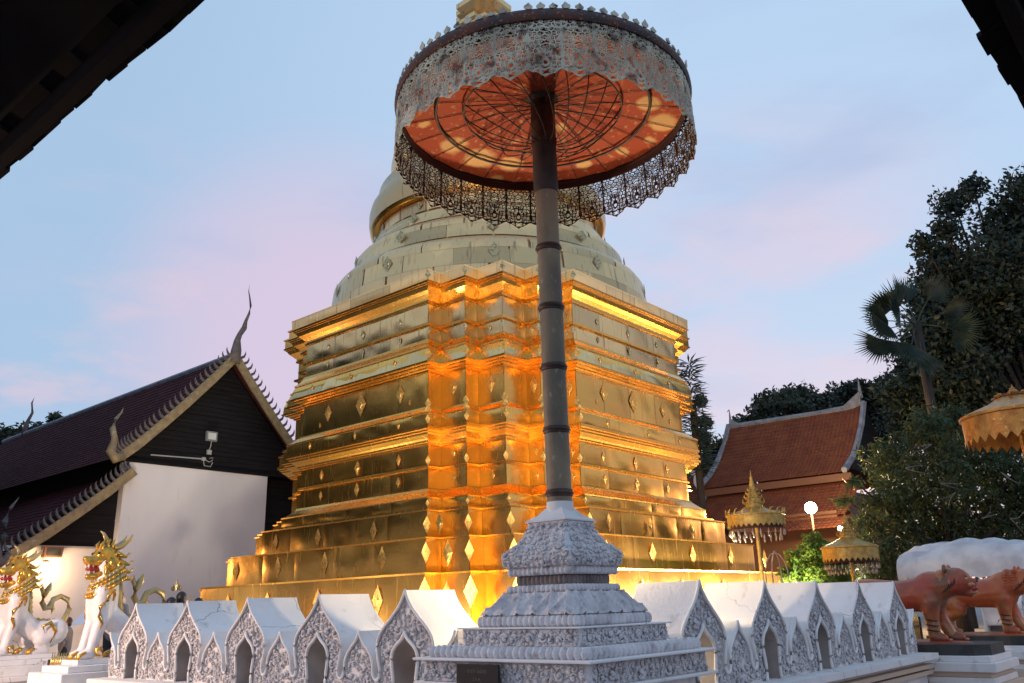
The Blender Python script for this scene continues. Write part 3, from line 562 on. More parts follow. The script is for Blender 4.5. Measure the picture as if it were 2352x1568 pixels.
f = MB(); f.ball((0, 0, 1.22), .07, 12, 8); f.build('lit_globe', SCON, r, smooth=True); f = MB(); f.lathe([(.05, 0), (.03, .1), (.025, 1.14)], (0, 0, 0), 10); f.build('post', IRON, r)
l = bpy.data.lights.new('lamp_glow', 'POINT'); l.energy = 190; l.color = (1, .74, .44); l.shadow_soft_size = .09; o = bpy.data.objects.new('lamp_glow', l); C.objects.link(o); o.parent = r; o.location = (.06, .06, 1.32)
flood((8.3, 6.6, .35), (6.3, 5.0, 5.72), 1300, 46, 'floodlight behind the pedestal aimed up at the parasol underside', blend=.8)
flood((10.2, 8.6, .35), (16.6, 14.2, 6.5), 4200, 84, 'floodlight on the diagonal aimed at the stupa corner', blend=1)
flood((13.9, 11.9, .3), (16.6, 14.6, 5), 2300, 140, 'floodlight at the foot of the stupa front corner')
for k, (y, pw) in enumerate(((16.5, 1500), (20.5, 2000), (25.5, 2000))): flood((13.6, y, .3), (16.6, y, 5.5), pw, 140, ['floodlight nearest the corner along the west face', 'middle floodlight along the west face', 'farthest floodlight along the west face'][k])
for k, (x, pw) in enumerate(((17.5, 1900), (21.5, 2100), (25.5, 2300), (29.5, 2300))): flood((x + 1.2, 10.6, .95), (x, 13.6, 2.9), pw, 160, ['floodlight nearest the corner along the south face', 'second floodlight along the south face', 'third floodlight along the south face', 'farthest floodlight along the south face'][k])

# ================================================================== ENCLOSURE WALLS
S, ZB, HM, DEP = 1.32, .60, .93, .66
half = [(0, 1.0), (.012, .968), (.035, .92), (.070, .865), (.115, .81), (.180, .745), (.252, .68), (.325, .61), (.372, .54), (.388, .47), (.382, .40), (.365, .32), (.346, .25), (.342, .20), (.352, .16), (.378, .137), (.405, .14), (.428, .165),
        (.445, .21), (.447, .26), (.455, .31), (.475, .36), (.51, .41), (.555, .455), (.60, .50), (.635, .55), (.66, .61)]
opn = [(0, .595), (.022, .555), (.060, .515), (.115, .475), (.160, .42), (.178, .355), (.174, .28), (.160, .20), (.152, .12), (.156, .05), (.165, 0)]
def spline(p, k=3):
    r = []; n = len(p)
    for i in range(n - 1):
        a, b, c, d = p[max(i - 1, 0)], p[i], p[i + 1], p[min(i + 2, n - 1)]
        for q in range(k):
            t = q / k; r.append(tuple(.5 * ((2 * b[x]) + (-a[x] + c[x]) * t + (2 * a[x] - 5 * b[x] + 4 * c[x] - d[x]) * t * t + (-a[x] + 3 * b[x] - 3 * c[x] + d[x]) * t ** 3) for x in (0, 1)))
    return r + [p[-1]]
half = spline(half, 2); opn = spline(opn, 2)
def dens(pts, n=3):
    r = []
    for i in range(len(pts) - 1):
        for k in range(n): t = k / n; r.append((pts[i][0] * (1 - t) + pts[i + 1][0] * t, pts[i][1] * (1 - t) + pts[i + 1][1] * t))
    return r + [pts[-1]]
half = [(a, b * HM) for a, b in half]; opn = [(a, b * HM) for a, b in opn]
def inside(px, py, poly):
    r = np.zeros(px.shape, bool); n = len(poly)
    for i in range(n):
        x1, y1 = poly[i]; x2, y2 = poly[(i + 1) % n]
        c = ((y1 > py) != (y2 > py)) & (px < (x2 - x1) * (py - y1) / (y2 - y1 + 1e-12) + x1); r ^= c
    return r
# one module: the local X axis runs along the wall, the front faces local -Y
OUT = [(-a, b) for a, b in half[::-1]] + half[1:]                 # over the top from left to right
OPN = [(-a, b) for a, b in opn[::-1]] + opn[1:]                   # the opening, left foot over the point to the right foot
POLY = [(-.66, 0)] + [OPN[0]] + OPN[1:] + [(.66, 0)] + OUT[::-1]
def strip_y(mb, line, y0, y1):
    n = len(line); mb.add([(x, y0, z) for x, z in line] + [(x, y1, z) for x, z in line], [(i, i + 1, n + i + 1, n + i) for i in range(n - 1)])
sh = MB(); strip_y(sh, OUT, 0.012, DEP); sh_me = sh.mesh('roof_shell', WHITE, True); sharpen(sh_me, 50)
tn = MB(); strip_y(tn, OPN, 0.0, DEP); tn_me = tn.mesh('niche_lining', mat('shaded_niche_plaster', (.40, .37, .36), .85, col2=(.26, .24, .23), nscale=3, lo=.35, hi=.65), True); sharpen(tn_me, 50)  # darkened colour stands in for the shade inside the arch openings
bk = MB(); tri = tessellate_polygon([[Vector((x, z, 0)) for x, z in POLY]]); bk.add([(x, DEP, z) for x, z in POLY], [tuple(t) for t in tri]); bk.add([(x, .035, z) for x, z in POLY], [tuple(t) for t in tri]); bk_me = bk.mesh('back_panel', WHITE)
def relief_mesh(seed):
    c = .0085; nx = int(1.32 / c); nz = int(HM / c); xs = np.linspace(-.66, .66, nx + 1); zs = np.linspace(0, HM, nz + 1); X, Z = np.meshgrid(xs, zs); ins = inside(X, Z, POLY)
    H = scroll_height(np.abs(X) + 5, Z + 3, .125, seed); Y = .050 - .030 * H
    ok = ins[:-1, :-1] & ins[1:, :-1] & ins[:-1, 1:] & ins[1:, 1:]; idx = np.arange((nx + 1) * (nz + 1)).reshape(nz + 1, nx + 1)
    F = np.stack([idx[:-1, :-1][ok], idx[:-1, 1:][ok], idx[1:, 1:][ok], idx[1:, :-1][ok]], 1)
    used, inv = np.unique(F, return_inverse=True); V = np.stack([X.ravel(), Y.ravel(), Z.ravel()], 1)[used]
    o = np_mesh('carved_relief', V, inv.reshape(F.shape), WCARVE, smooth=True); me = o.data; bpy.data.objects.remove(o); return me
rl_me = [relief_mesh(s) for s in (11, 23, 37)]
def margin(x, z, r):
    a = np.array([x + r * math.cos(t) for t in np.linspace(0, 6.28, 9)]); b = np.array([z + r * math.sin(t) for t in np.linspace(0, 6.28, 9)]); return inside(a, b, POLY).all()
def curls_mesh(seed):
    rs = np.random.default_rng(seed); mb = MB()
    for x, z, r in curl_spots(rs, lambda x, z, r: x > r * .8 and margin(x, z, r), .66, HM, .022, .062, 2600):
        tn_, sg = rs.random() * 6.28, 1 if rs.random() > .5 else -1
        for m_ in (1, -1): curl(mb, lambda dx, dz, l: (m_ * (x + dx), .030 - l * 1.5, z + dz), r, tn_, sg, .26 * r + .0025)
    return mb.mesh('carved_curls', WCARVE, True)
cu_me = [curls_mesh(s) for s in (3, 5)]
tr_ = MB(); tr_.tube([(x, 0, z) for x, z in OUT], .015, 6); tr_.tube([(x, 0, z) for x, z in OPN], .017, 6); tr_me = tr_.mesh('raised_edge', WHITE, True)
def wall(name, label, x0, y0, rz, n, a, b, full=True):
    root = empty(name, (x0, y0, 0), label, 'wall', 'arcaded enclosure walls', rz)
    mb = MB(); mb.box(((a + b) / 2, DEP / 2, .26), (b - a, DEP + .12, .52)); mb.build('wall_base', WHITE, root)
    mb = MB(); mb.box(((a + b) / 2, DEP / 2 - .05, .565), (b - a + .02, DEP + .40, .07)); mb.build('ledge', WHITE, root)
    mb = MB(); mb.box(((a + b) / 2, DEP / 2 - .04, .44), (b - a + .012, DEP + .28, .05)); mb.box(((a + b) / 2, DEP / 2 - .04, .36), (b - a + .008, DEP + .22, .05)); mb.build('base_moulding', mat('warm_lit_moulding', (.60, .47, .36), .8), root)  # orange lamplight on the mouldings is painted into their colour
    for k in range(n):
        x = k * S
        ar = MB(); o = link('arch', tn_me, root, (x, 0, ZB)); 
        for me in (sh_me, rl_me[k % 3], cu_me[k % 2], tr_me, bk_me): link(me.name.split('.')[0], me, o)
    return root
# right-hand wall runs along X with its carved face to -Y; left-hand wall runs along Y with its face to -X
wr = wall('enclosure_wall', 'white arcaded wall running right from the parasol pedestal to the tigers', 7.05, 3.9, 0, 5, -1.55, 5.9)
wl = wall('enclosure_wall', 'white arcaded wall running left from the parasol pedestal to the golden lions', 5.6, 6.2, PI / 2, 5, -2.1, 5.93)
# face of the left wall must look to -X: rotate by -90 about its own frame instead
wl.rotation_euler = (0, 0, -PI / 2); wl.location = (5.6, 6.2 + 4 * S, 0)
for c in kids(wl):
    if c.name.startswith('arch'): pass
    else: c.location.x = (4 * S) - (-2.1 + 5.93)      # recentre base pieces on the mirrored run
wf = wall('enclosure_wall', 'white arcaded wall beyond the second tiger at the right edge', 20.2, 3.9, 0, 6, -.9, 8)
wg = wall('enclosure_wall', 'white arcaded wall beyond the farther golden lion at the left edge', 5.6, 24.0, -PI / 2, 6, -1, 7.2)

# ================================================================== PEDESTAL
PX, PY = 5.5, 4.24
pd = empty('pedestal', (PX, PY, 0), 'tall tiered white stucco pedestal carved with scrolls carrying the big parasol', 'pedestal')
def carved(prof, name, amp, cell, seed, mt=WCARVE, du=.013, corner=.0, pattern='scroll', parent=None):
    # prof: list of (half width, z); four sides with carved displacement
    du = .0055 if pattern == 'bead' else du; P = np.array(prof, float); seg = np.r_[0, np.cumsum(np.hypot(*np.diff(P, axis=0).T))]; nt_ = max(3, int(seg[-1] / du)); t = np.linspace(0, seg[-1], nt_); hw = np.interp(t, seg, P[:, 0]); zz = np.interp(t, seg, P[:, 1])
    dh = np.gradient(hw, t); dz = np.gradient(zz, t); nn = np.hypot(dh, dz); no = dz / nn; nz_ = -dh / nn
    ns = max(8, int(2 * hw.max() / du)); s = np.linspace(-1, 1, ns); SS, TT = np.meshgrid(s, t); HWm = np.repeat(hw[:, None], ns, 1)
    U = SS * HWm
    if pattern == 'scroll': H = scroll_height(np.abs(U) + 7, TT + 3, cell, seed)
    elif pattern == 'bead': H = np.abs(np.cos(PI * U / cell)) ** .8 * np.sin(PI * np.clip(TT / seg[-1], 0, 1)) ** .4
    elif pattern == 'petal':
        q = np.abs(((U / cell) % 1) - .5) * 2; tt = TT / seg[-1]; H = 1.0 * np.exp(-((q - tt ** .8) / .14) ** 4) + .5 * scroll_height(np.abs(U) + 7, TT + 3, .075, seed) * (np.abs(q - tt ** .8) > .2)
    H = H * np.clip((1 - np.abs(SS)) * HWm / .012, 0, 1)
    for k in range(4):
        o_ = HWm + amp * H * no[:, None] ; z_ = np.repeat(zz[:, None], ns, 1) + amp * H * nz_[:, None]
        a = k * PI / 2; X = -o_; Y = -U
        V = np.stack([(X * math.cos(a) - Y * math.sin(a)).ravel(), (X * math.sin(a) + Y * math.cos(a)).ravel(), z_.ravel()], 1)
        idx = np.arange(nt_ * ns).reshape(nt_, ns); F = np.stack([idx[:-1, :-1], idx[:-1, 1:], idx[1:, 1:], idx[1:, :-1]], -1).reshape(-1, 4)
        np_mesh(name, V, F, mt, parent or pd, smooth=True)
def curl_band(prof, name, rmin, rmax, seed, lift=.0):
    P = np.array(prof, float); seg = np.r_[0, np.cumsum(np.hypot(*np.diff(P, axis=0).T))]; Lh = seg[-1]; rs = np.random.default_rng(seed); mb = MB(); wmax = P[:, 0].max()
    spots = curl_spots(rs, lambda x, z, r: r * .7 < x < np.interp(z, seg, P[:, 0]) - r * .9 and r * .9 < z < Lh - r * .9, wmax, Lh, rmin, rmax, 2500)
    for x, z, r in spots:
        tn_, sg = rs.random() * 6.28, 1 if rs.random() > .5 else -1
        for k in (0, 1, 2, 3):
            ca, sa = math.cos(k * PI / 2), math.sin(k * PI / 2)
            for m_ in (1, -1):
                def F(dx, dz, l):
                    t = min(Lh, max(0, z + dz)); hw = np.interp(t, seg, P[:, 0]); zz = np.interp(t, seg, P[:, 1]); X = -(hw + lift + l * 1.5); Y = -m_ * (x + dx); return (X * ca - Y * sa, X * sa + Y * ca, zz)
                curl(mb, F, r, tn_, sg, .27 * r + .002)
    mb.build(name, WCARVE, pd, smooth=True)
def slab(h, z0, z1, name='slab', mt=WHITE, h1=None):
    mb = MB(); mb.box((0, 0, (z0 + z1) / 2), (2 * h, 2 * h, z1 - z0), taper=(h1 / h if h1 else 1)); o = mb.build(name, mt, pd)
    bv = o.modifiers.new('b', 'BEVEL'); bv.width = .006; bv.segments = 2; return o
slab(.70, 0, .82, 'foundation'); slab(.83, .815, .838)
slab(.768, .838, .985, 'core_block'); carved([(.770, .842), (.770, .980)], 'scroll_band', .015, .10, 5); curl_band([(.774, .842), (.774, .982)], 'scroll_curls', .020, .052, 5)
slab(.835, .985, 1.004); slab(.715, 1.004, 1.066, 'core_block'); carved([(.712, 1.006), (.735, 1.015), (.742, 1.04), (.728, 1.064), (.70, 1.068)], 'bead_row', .026, .060, 1, pattern='bead')
slab(.72, 1.066, 1.075, h1=.66)
slab(.560, 1.075, 1.195, 'core_block'); carved([(.562, 1.078), (.562, 1.195)], 'scroll_band', .012, .09, 8); curl_band([(.566, 1.078), (.566, 1.195)], 'scroll_curls', .018, .046, 6); slab(.597, 1.195, 1.207)
slab(.462, 1.207, 1.285, 'core_block'); carved([(.464, 1.209), (.480, 1.225), (.478, 1.262), (.466, 1.284)], 'leaf_row', .020, .052, 1, pattern='bead')
slab(.46, 1.285, 1.30, h1=.44); carved([(.470, 1.287), (.455, 1.31), (.415, 1.345), (.375, 1.385), (.345, 1.42), (.330, 1.445)], 'lotus_petals', .034, .155, 3, pattern='petal')
slab(.32, 1.30, 1.45, 'core_block')
slab(.305, 1.44, 1.50, 'core_block'); carved([(.303, 1.445), (.318, 1.46), (.318, 1.488), (.306, 1.503)], 'leaf_row', .018, .046, 1, pattern='bead')
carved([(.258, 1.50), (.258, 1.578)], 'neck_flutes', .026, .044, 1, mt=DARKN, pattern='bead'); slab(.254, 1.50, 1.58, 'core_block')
slab(.30, 1.576, 1.63, 'core_block'); carved([(.296, 1.578), (.312, 1.592), (.312, 1.618), (.302, 1.632)], 'leaf_row', .018, .046, 1, pattern='bead')
def rsq(prof, mt):  # rounded cushion
    carved(prof, 'lotus_cushion', .014, .115, 14, mt); curl_band(prof, 'cushion_curls', .020, .058, 9, .004)
rsq([(.30, 1.634), (.325, 1.648), (.340, 1.675), (.343, 1.705), (.333, 1.74), (.30, 1.78), (.262, 1.82), (.225, 1.865), (.20, 1.91), (.186, 1.94), (.184, 1.965), (.19, 1.985)], WCARVE)
slab(.29, 1.64, 1.74, 'core_block', h1=.25); slab(.17, 1.74, 1.99, 'core_block')
slab(.207, 1.985, 1.999); mb = MB(); mb.add([(-.204, -.204, 1.999), (.204, -.204, 1.999), (.204, .204, 1.999), (-.204, .204, 1.999), (-.13, -.13, 2.045), (.13, -.13, 2.045), (.13, .13, 2.045), (-.13, .13, 2.045), (-.084, -.084, 2.10), (.084, -.084, 2.10), (.084, .084, 2.10), (-.084, .084, 2.10)],
    [(0, 1, 5, 4), (1, 2, 6, 5), (2, 3, 7, 6), (3, 0, 4, 7), (4, 5, 9, 8), (5, 6, 10, 9), (6, 7, 11, 10), (7, 4, 8, 11), (8, 9, 10, 11)]); mb.build('cap', WHITE, pd)
mb = MB(); mb.lathe([(.112, 2.03), (.108, 2.15), (.104, 2.15)], (0, 0, 0), 32); mb.build('collar', WHITE, pd, smooth=False, auto=40)
# plaque on the left face of the lowest band
pl = MB(); pl.box((-.822, .10, .905), (.022, .40, .13)); pq = pl.build('plaque', PLAQ, pd)
pq.location = (-.028, .04, 0)
def text(body, size, loc, parent, mt, rot):
    cu = bpy.data.curves.new('engraved_text', 'FONT'); cu.body = body; cu.size = size; cu.align_x = 'CENTER'; cu.extrude = .0006
    o = bpy.data.objects.new('engraved_text', cu); C.objects.link(o); me = bpy.data.meshes.new_from_object(o.evaluated_get(bpy.context.evaluated_depsgraph_get())); bpy.data.objects.remove(o)
    me.materials.clear(); me.materials.append(mt); o = link('engraved_text', me, parent, loc); o.rotation_euler = rot; return o
text('อาทล ไผ่เธร', .040, (-.8335, .10, .912), pq, LETTER, (PI / 2, 0, -PI / 2)); text('ว.ท.ผ.', .034, (-.8335, .10, .862), pq, LETTER, (PI / 2, 0, -PI / 2))

# ================================================================== BIG PARASOL
pa = empty('ceremonial_parasol', (PX, PY, 2.15), 'giant filigree parasol with red underside on a banded brown pole', 'parasol')
def pz(z): return z - 2.15
mb = MB(); mb.lathe([(.102, 0), (.101, 1.2), (.1, 2.8)], (0, 0, 0), 32); mb.build('pole', POLE, pa, auto=40)
mb = MB(); mb.lathe([(.104, 2.78), (.112, 2.80), (.112, 3.25), (.122, 3.30), (.114, 3.36), (.114, 3.72), (.15, 3.76)], (0, 0, 0), 28); mb.build('upper_pole', POLED, pa, auto=40)
for z in (2.22, 2.74, 3.28, 3.82, 4.38):
    mb = MB(); mb.lathe([(.100, -.030), (.111, -.026), (.111, -.012), (.120, 0), (.111, .012), (.111, .026), (.100, .030)], (0, 0, pz(z)), 32); mb.build('band', IRON, pa, auto=60)
RC = 1.34; ZT = pz(5.76)
NP = 24
def zlin(r): return ZT - .02 + .20 * (1 - r / RC) ** 1.1
mb = MB(); na = 6; prf = [RC * .995, 1.2, 1.0, .8, .6, .4, .2, .06]; vs = []
for r in prf:
    for i in range(na + 1):
        a = (i / na - .5) * 2 * PI / NP * .992; sg = -.012 * math.sin(PI * i / na) * (r / RC); vs.append((r * math.cos(a), r * math.sin(a), zlin(r) - sg))
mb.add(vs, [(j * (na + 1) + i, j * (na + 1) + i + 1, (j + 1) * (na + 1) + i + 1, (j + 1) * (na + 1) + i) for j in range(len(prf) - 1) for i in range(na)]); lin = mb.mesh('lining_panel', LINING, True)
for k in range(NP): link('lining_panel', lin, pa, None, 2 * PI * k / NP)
rb = MB(); rb.tube([(r, 0, zlin(r) - .012) for r in (RC, .9, .5, .12)], .0035, 5); rbm = rb.mesh('rib', RIM)
for k in range(NP): link('rib', rbm, pa, None, 2 * PI * (k + .5) / NP)
for r, z, t in ((1.0, -.03, .013), (.74, -.05, .009), (RC - .01, -.02, .016)):
    mb = MB(); mb.tube([(r * math.cos(2 * PI * i / 64), r * math.sin(2 * PI * i / 64), zlin(r) + z) for i in range(64)], t, 6, closed=True); mb.build('hoop', IRON, pa, smooth=True)
wm = MB(); pts = []
for t in np.linspace(0, 1, 12):
    r = .74 * (1 - t) + .125 * t; z = zlin(.74) - .05 - .40 * (1 - (1 - t) ** 1.9) * (1 - .10 * t) ; pts.append((r * math.cos(.5 * t), r * math.sin(.5 * t), z))
wm.tube(pts, .006, 5); wme = wm.mesh('stay_wire', IRON, True)
for k in range(20): link('stay_wire', wme, pa, None, 2 * PI * k / 20)
wm = MB(); wm.tube([(.74, 0, zlin(.74) - .05), (.40, .02, zlin(.4) - .06), (.12, 0, zlin(.1) - .10)], .006, 5); wme = wm.mesh('stay_wire', IRON, True)
for k in range(16): link('stay_wire', wme, pa, None, 2 * PI * (k + .3) / 16)
mb = MB(); mb.lathe([(RC - .02, -.03), (RC + .025, -.03), (RC + .040, .0), (RC + .036, .040), (RC + .02, .075), (RC - .02, .09)], (0, 0, ZT + .015), 96, cap=False); mb.build('rim', RIM, pa, auto=50)
mb = MB(); mb.lathe([(RC - .01, .07), (1.0, .15), (.5, .28), (.2, .40), (.06, .62), (.02, .9)], (0, 0, ZT + .01), 48, cap=False); mb.build('cover', RIM, pa, auto=50)
mb = MB(); mb.lathe([(RC - .022, -.005), (RC - .022, -.115)], (0, 0, ZT), 64, cap=False); mb.build('inner_valance', mat('dark_valance_cloth', (.05, .018, .014), .9), pa, smooth=True)  # dark band added for the shadowy upper lace and the dark far strip
# pierced filigree: one panel of real openwork, repeated round the rim
NF = 32; HB = .475
def filigree():
    c = .0046; wid = 2 * PI * (RC + .012) / NF; nx = int(wid / c); nz = int((HB + .075) / c); xs = np.linspace(-wid / 2, wid / 2, nx + 1); zs = np.linspace(-(HB + .075), 0, nz + 1)
    xc = (xs[:-1] + xs[1:]) / 2; zc = (zs[:-1] + zs[1:]) / 2; X, Z = np.meshgrid(xc, zc); A = np.abs(X)
    rs = np.random.default_rng(4); keep = np.zeros(X.shape, bool)
    P = []                                        # centres of rings, mirrored about the panel axis
    for i in range(40):
        for j in range(12): pass
    cell = .040; best = np.full(X.shape, 9.); sec = np.full(X.shape, 9.)
    for i in range(-1, 5):
        for j in range(-1, 15):
            t = rs.random(2); cx = (i + .5 + .5 * (t[0] - .5) + .3 * (j % 2)) * cell; cz = -(j + .5 + .5 * (t[1] - .5)) * cell
            if cx < 0: continue
            r = np.hypot(A - cx, Z - cz); sec = np.where(r < best, best, np.minimum(sec, r)); best = np.minimum(best, r)
    keep |= (sec - best) < .0092                     # lacework of cell walls
    keep |= np.abs(best - .0085) < .0024
    keep |= (wid / 2 - A) < .007                     # upright bars at the joints
    keep |= (Z > -.016) | ((Z < -.078) & (Z > -.086)) | ((Z < -HB + .006) & (Z > -HB - .006))
    keep |= (np.hypot(X / .028, (Z + HB - .07) / .05) < 1) & (np.hypot(X / .016, (Z + HB - .07) / .03) > 1) | ((A < .006) & (Z < -HB + .19) & (Z > -HB + .1))
    tip = -HB - .07 * (1 - (A / (wid / 2)) ** .9)    # pointed hem
    keep &= Z > tip; keep |= (Z > tip) & (Z < tip + .009) & (Z < -HB)
    idx = np.arange((nx + 1) * (nz + 1)).reshape(nz + 1, nx + 1); F = np.stack([idx[:-1, :-1][keep], idx[:-1, 1:][keep], idx[1:, 1:][keep], idx[1:, :-1][keep]], 1)
    Xv, Zv = np.meshgrid(xs, zs); ang = Xv / (RC + .012); rad = RC + .012 + .018 * (-Zv / HB) + .008 * np.sin(Xv * 70) * np.sin(Zv * 23)
    V = np.stack([(rad * np.cos(ang)).ravel(), (rad * np.sin(ang)).ravel(), Zv.ravel()], 1); used, inv = np.unique(F, return_inverse=True)
    o = np_mesh('filigree_panel', V[used], inv.reshape(F.shape), FIL); me = o.data; bpy.data.objects.remove(o); return me
fm = filigree(); fm.materials.append(mat('shaded_inner_filigree', (.045, .018, .014), .6, .2))  # inner faces coloured dark to carry their backlit shade
fx = bpy.data.objects.new('filigree_panel', fm)
for k in range(NF):
    o = link('filigree_panel', fm, pa, (0, 0, ZT), 2 * PI * (k + .5) / NF); s = o.modifiers.new('t', 'SOLIDIFY'); s.thickness = .005; s.material_offset = 1
cl = MB(); cl.add([(0, -.016, 0), (0, .016, 0), (0, .034, .012), (0, .036, .030), (0, .018, .046), (0, 0, .068), (0, -.018, .046), (0, -.036, .030), (0, -.034, .012)], [(0, 1, 2, 3, 4, 5, 6, 7, 8)]); cm = cl.mesh('crest_leaf', FIL)
for k in range(84):
    if random.random() < .08: continue
    a = 2 * PI * k / 84; o = link('crest_leaf', cm, pa, ((RC + .03) * math.cos(a), (RC + .03) * math.sin(a), ZT + .085), a); s_ = random.choice((.6, .8, .8, 1.05)); o.scale = (1, 1, s_); o.rotation_euler = (random.uniform(-.15, .15), random.uniform(-.2, .2), a)
    s = o.modifiers.new('t', 'SOLIDIFY'); s.thickness = .008

# ================================================================== TILED ROOFS
def tiled_roof(parent, O, U, V, nu, nv, mt, sag=0., name='roof_tile', first=300, lift=.03, gapu=.9, skip=None):
    # O top corner, U along the ridge, V down the slope. The nearest tiles are parts, the others one joined part.
    O, U, V = map(np.array, (O, U, V)); n_ = np.cross(U, V); n_ = n_ / np.linalg.norm(n_)
    if n_[2] < 0: n_ = -n_
    du, dv = U / nu, V / nv
    def surf(s, t):
        return O + du * s + dv * t - np.array([0, 0, 1]) * sag * math.sin(PI * t / nv)
    a = .02; t1 = MB(); lu, lv = np.linalg.norm(du), np.linalg.norm(dv)
    mb = MB(); cnt = 0; proto = None
    ux, vx = du / lu, dv / lv
    g = gapu
    for i in range(nu):
        for j in range(nv):
            p = surf(i, j); q = surf(i, j + 1.12); jl = lift * (.8 + .4 * random.random())
            vsx = [p + ux * lu * (1 - g) / 2, p + ux * lu * (1 + g) / 2, q + ux * lu * (1 + g) / 2 + n_ * jl, q + ux * lu * .5 + vx * lv * .12 + n_ * jl, q + ux * lu * (1 - g) / 2 + n_ * jl,
                   q + ux * lu * (1 + g) / 2, q + ux * lu * .5 + vx * lv * .12, q + ux * lu * (1 - g) / 2]
            fsx = [(0, 1, 2, 3, 4), (4, 3, 6, 7), (3, 2, 5, 6), (0, 4, 7), (1, 5, 2)]
            if cnt < first:
                if sag:
                    MB().add([x - p for x in vsx], fsx).build(name, mt, parent).location = p
                else:
                    if proto is None: proto = MB().add([x - p for x in vsx], fsx).mesh(name, mt)
                    link(name, proto, parent, p)
                cnt += 1
            else: mb.add(vsx, fsx)
    if mb.v:
        o = mb.build('tile_field', mt, parent); o['kind'] = 'stuff'
    ba = MB(); n2 = 8; vs = []
    for j in range(n2 + 1):
        t = nv * j / n2
        vs += [surf(0, t) - n_ * .03, surf(nu, t) - n_ * .03]
    ba.add(vs, [(2 * j, 2 * j + 1, 2 * j + 3, 2 * j + 2) for j in range(n2)]); ba.build('roof_deck', mt, parent)

# ---------- temple hall on the left (gable faces the stupa court)
YG = 34.0
hl = empty('temple_hall', (19.7, YG, 0), 'dark timber temple hall with white gable pier and steep brown tiled roof', 'building')
def L_(x, y, z): return (x - 19.7, y - YG, z)
tiled_roof(hl, L_(19.7, YG - .6, 12.55), (0, 27.5, 0), (-4.75, 0, -5.1), 104, 24, ROOFL, sag=.28, first=300)
tiled_roof(hl, L_(15.75, YG - .5, 6.95), (0, 27, 0), (-4.6, 0, -3.5), 90, 18, ROOFL, sag=.15, first=0)
mb = MB(); mb.add([L_(19.7, YG - .6, 12.6), L_(19.7, YG + 27, 12.6), L_(24.6, YG + 27, 7.3), L_(24.6, YG - .6, 7.3)], [(0, 1, 2, 3)]); mb.add([L_(23.6, YG - .3, 6.95), L_(23.6, YG + 27, 6.95), L_(28.2, YG + 27, 3.5), L_(28.2, YG - .3, 3.5)], [(0, 1, 2, 3)]); mb.build('far_roof_slope', ROOFL, hl)
mb = MB(); mb.tube([L_(19.7, YG - .5, 12.62), L_(19.7, YG + 27, 12.62)], .13, 6); mb.build('ridge_cap', RIDGE, hl)
nb = 22
for k in range(nb):                                             # gable boards
    z0 = 7.42 + k * (12.1 - 7.42) / nb; z1 = z0 + (12.1 - 7.42) / nb - .02
    def hw(z): return (12.35 - z) * .905
    a0, a1 = max(.02, hw(z0)), max(.01, hw(z1))
    mb = MB(); mb.prism([(-a0, z0), (a0, z0), (a1, z1), (-a1, z1)], 1, -.05 - .01 * (k % 2), .05); mb.build('gable_board', DARKW, hl)
mb = MB(); mb.prism([(15.45 - 19.7, 0), (22.0 - 19.7, 0), (22.0 - 19.7, 7.36), (15.45 - 19.7, 7.36)], 1, -.25, .15); mb.build('gable_pier', WALLW, hl)
mb = MB(); mb.box(((15.45 + 22) / 2 - 19.7, -.1, 7.40), (6.7, .36, .10)); mb.build('tie_beam', DARKW, hl)
mb = MB(); mb.prism([(11.6 - 19.7, 0), (15.445 - 19.7, 0), (15.445 - 19.7, 3.98), (11.6 - 19.7, 3.98)], 1, .2, .4); mb.build('aisle_wall', WALLW, hl)
mb = MB(); mb.prism([(12.0 - 19.7, 4.0), (15.44 - 19.7, 4.0), (15.44 - 19.7, 6.95), (12.0 - 19.7, 4.25)], 1, .15, .35); mb.build('aisle_gable', DARKW, hl)
mb = MB(); mb.box((13.75 - 19.7, .10, 3.98), (3.5, .1, .06)); mb.build('trim_strip', PIPE, hl)
mb = MB(); mb.prism([(22.01 - 19.7, 0), (24.3 - 19.7, 0), (24.3 - 19.7, 7.35), (22.01 - 19.7, 7.35)], 1, .3, .5); mb.build('side_wall', DARKW, hl)
mb = MB(); mb.prism([(24.3 - 19.7, 0), (28 - 19.7, 0), (28 - 19.7, 3.4), (24.3 - 19.7, 6.3)], 1, .3, .5); mb.build('side_wall', DARKW, hl)
mb = MB(); mb.box((11.8 - 19.7, 14, 1.7), (.3, 27, 3.4)); mb.build('side_wall', WALLW, hl)
mb = MB(); mb.box(L_(15.95, YG + 13.6, 7.0), (.2, 27, 1.6)); mb.build('clerestory', DARKW, hl)
def barge(pts, w_, name='bargeboard', y=-.68, flames=24, out=1, fl=.42):
    n = len(pts); up = [Vector((p[0], p[1])) for p in pts]; poly = []
    nr = []
    for i in range(n):
        t = (up[min(i + 1, n - 1)] - up[max(i - 1, 0)]).normalized(); nr.append(Vector((-t.y, t.x)) * (1 if out > 0 else -1))
    A = [up[i] + nr[i] * w_ * .5 for i in range(n)]; B = [up[i] - nr[i] * w_ * .5 for i in range(n)]
    mb = MB(); mb.prism([(p.x, p.y) for p in A + B[::-1]], 1, y - .06, y + .06); bb = mb.build(name, BARGE, hl)
    for k in range(flames):
        s = (k + .5) / flames * (n - 1); i = min(int(s), n - 2); t = s - i; p = A[i] * (1 - t) + A[i + 1] * t; nn = nr[i]; dd = (up[i + 1] - up[i]).normalized()
        if out > 0: sg = -1
        f = MB(); q = [(p - nn * .04), (p + nn * fl * .45 + dd * fl * .06), (p + nn * fl * .8 - dd * fl * .10), (p + nn * fl * 1.0 - dd * fl * .36)]
        f.tube([(a.x, y, a.y) for a in q], [.075, .06, .035, .006], 5); f.build('bargeboard_flame', FLAME, bb)
    return bb
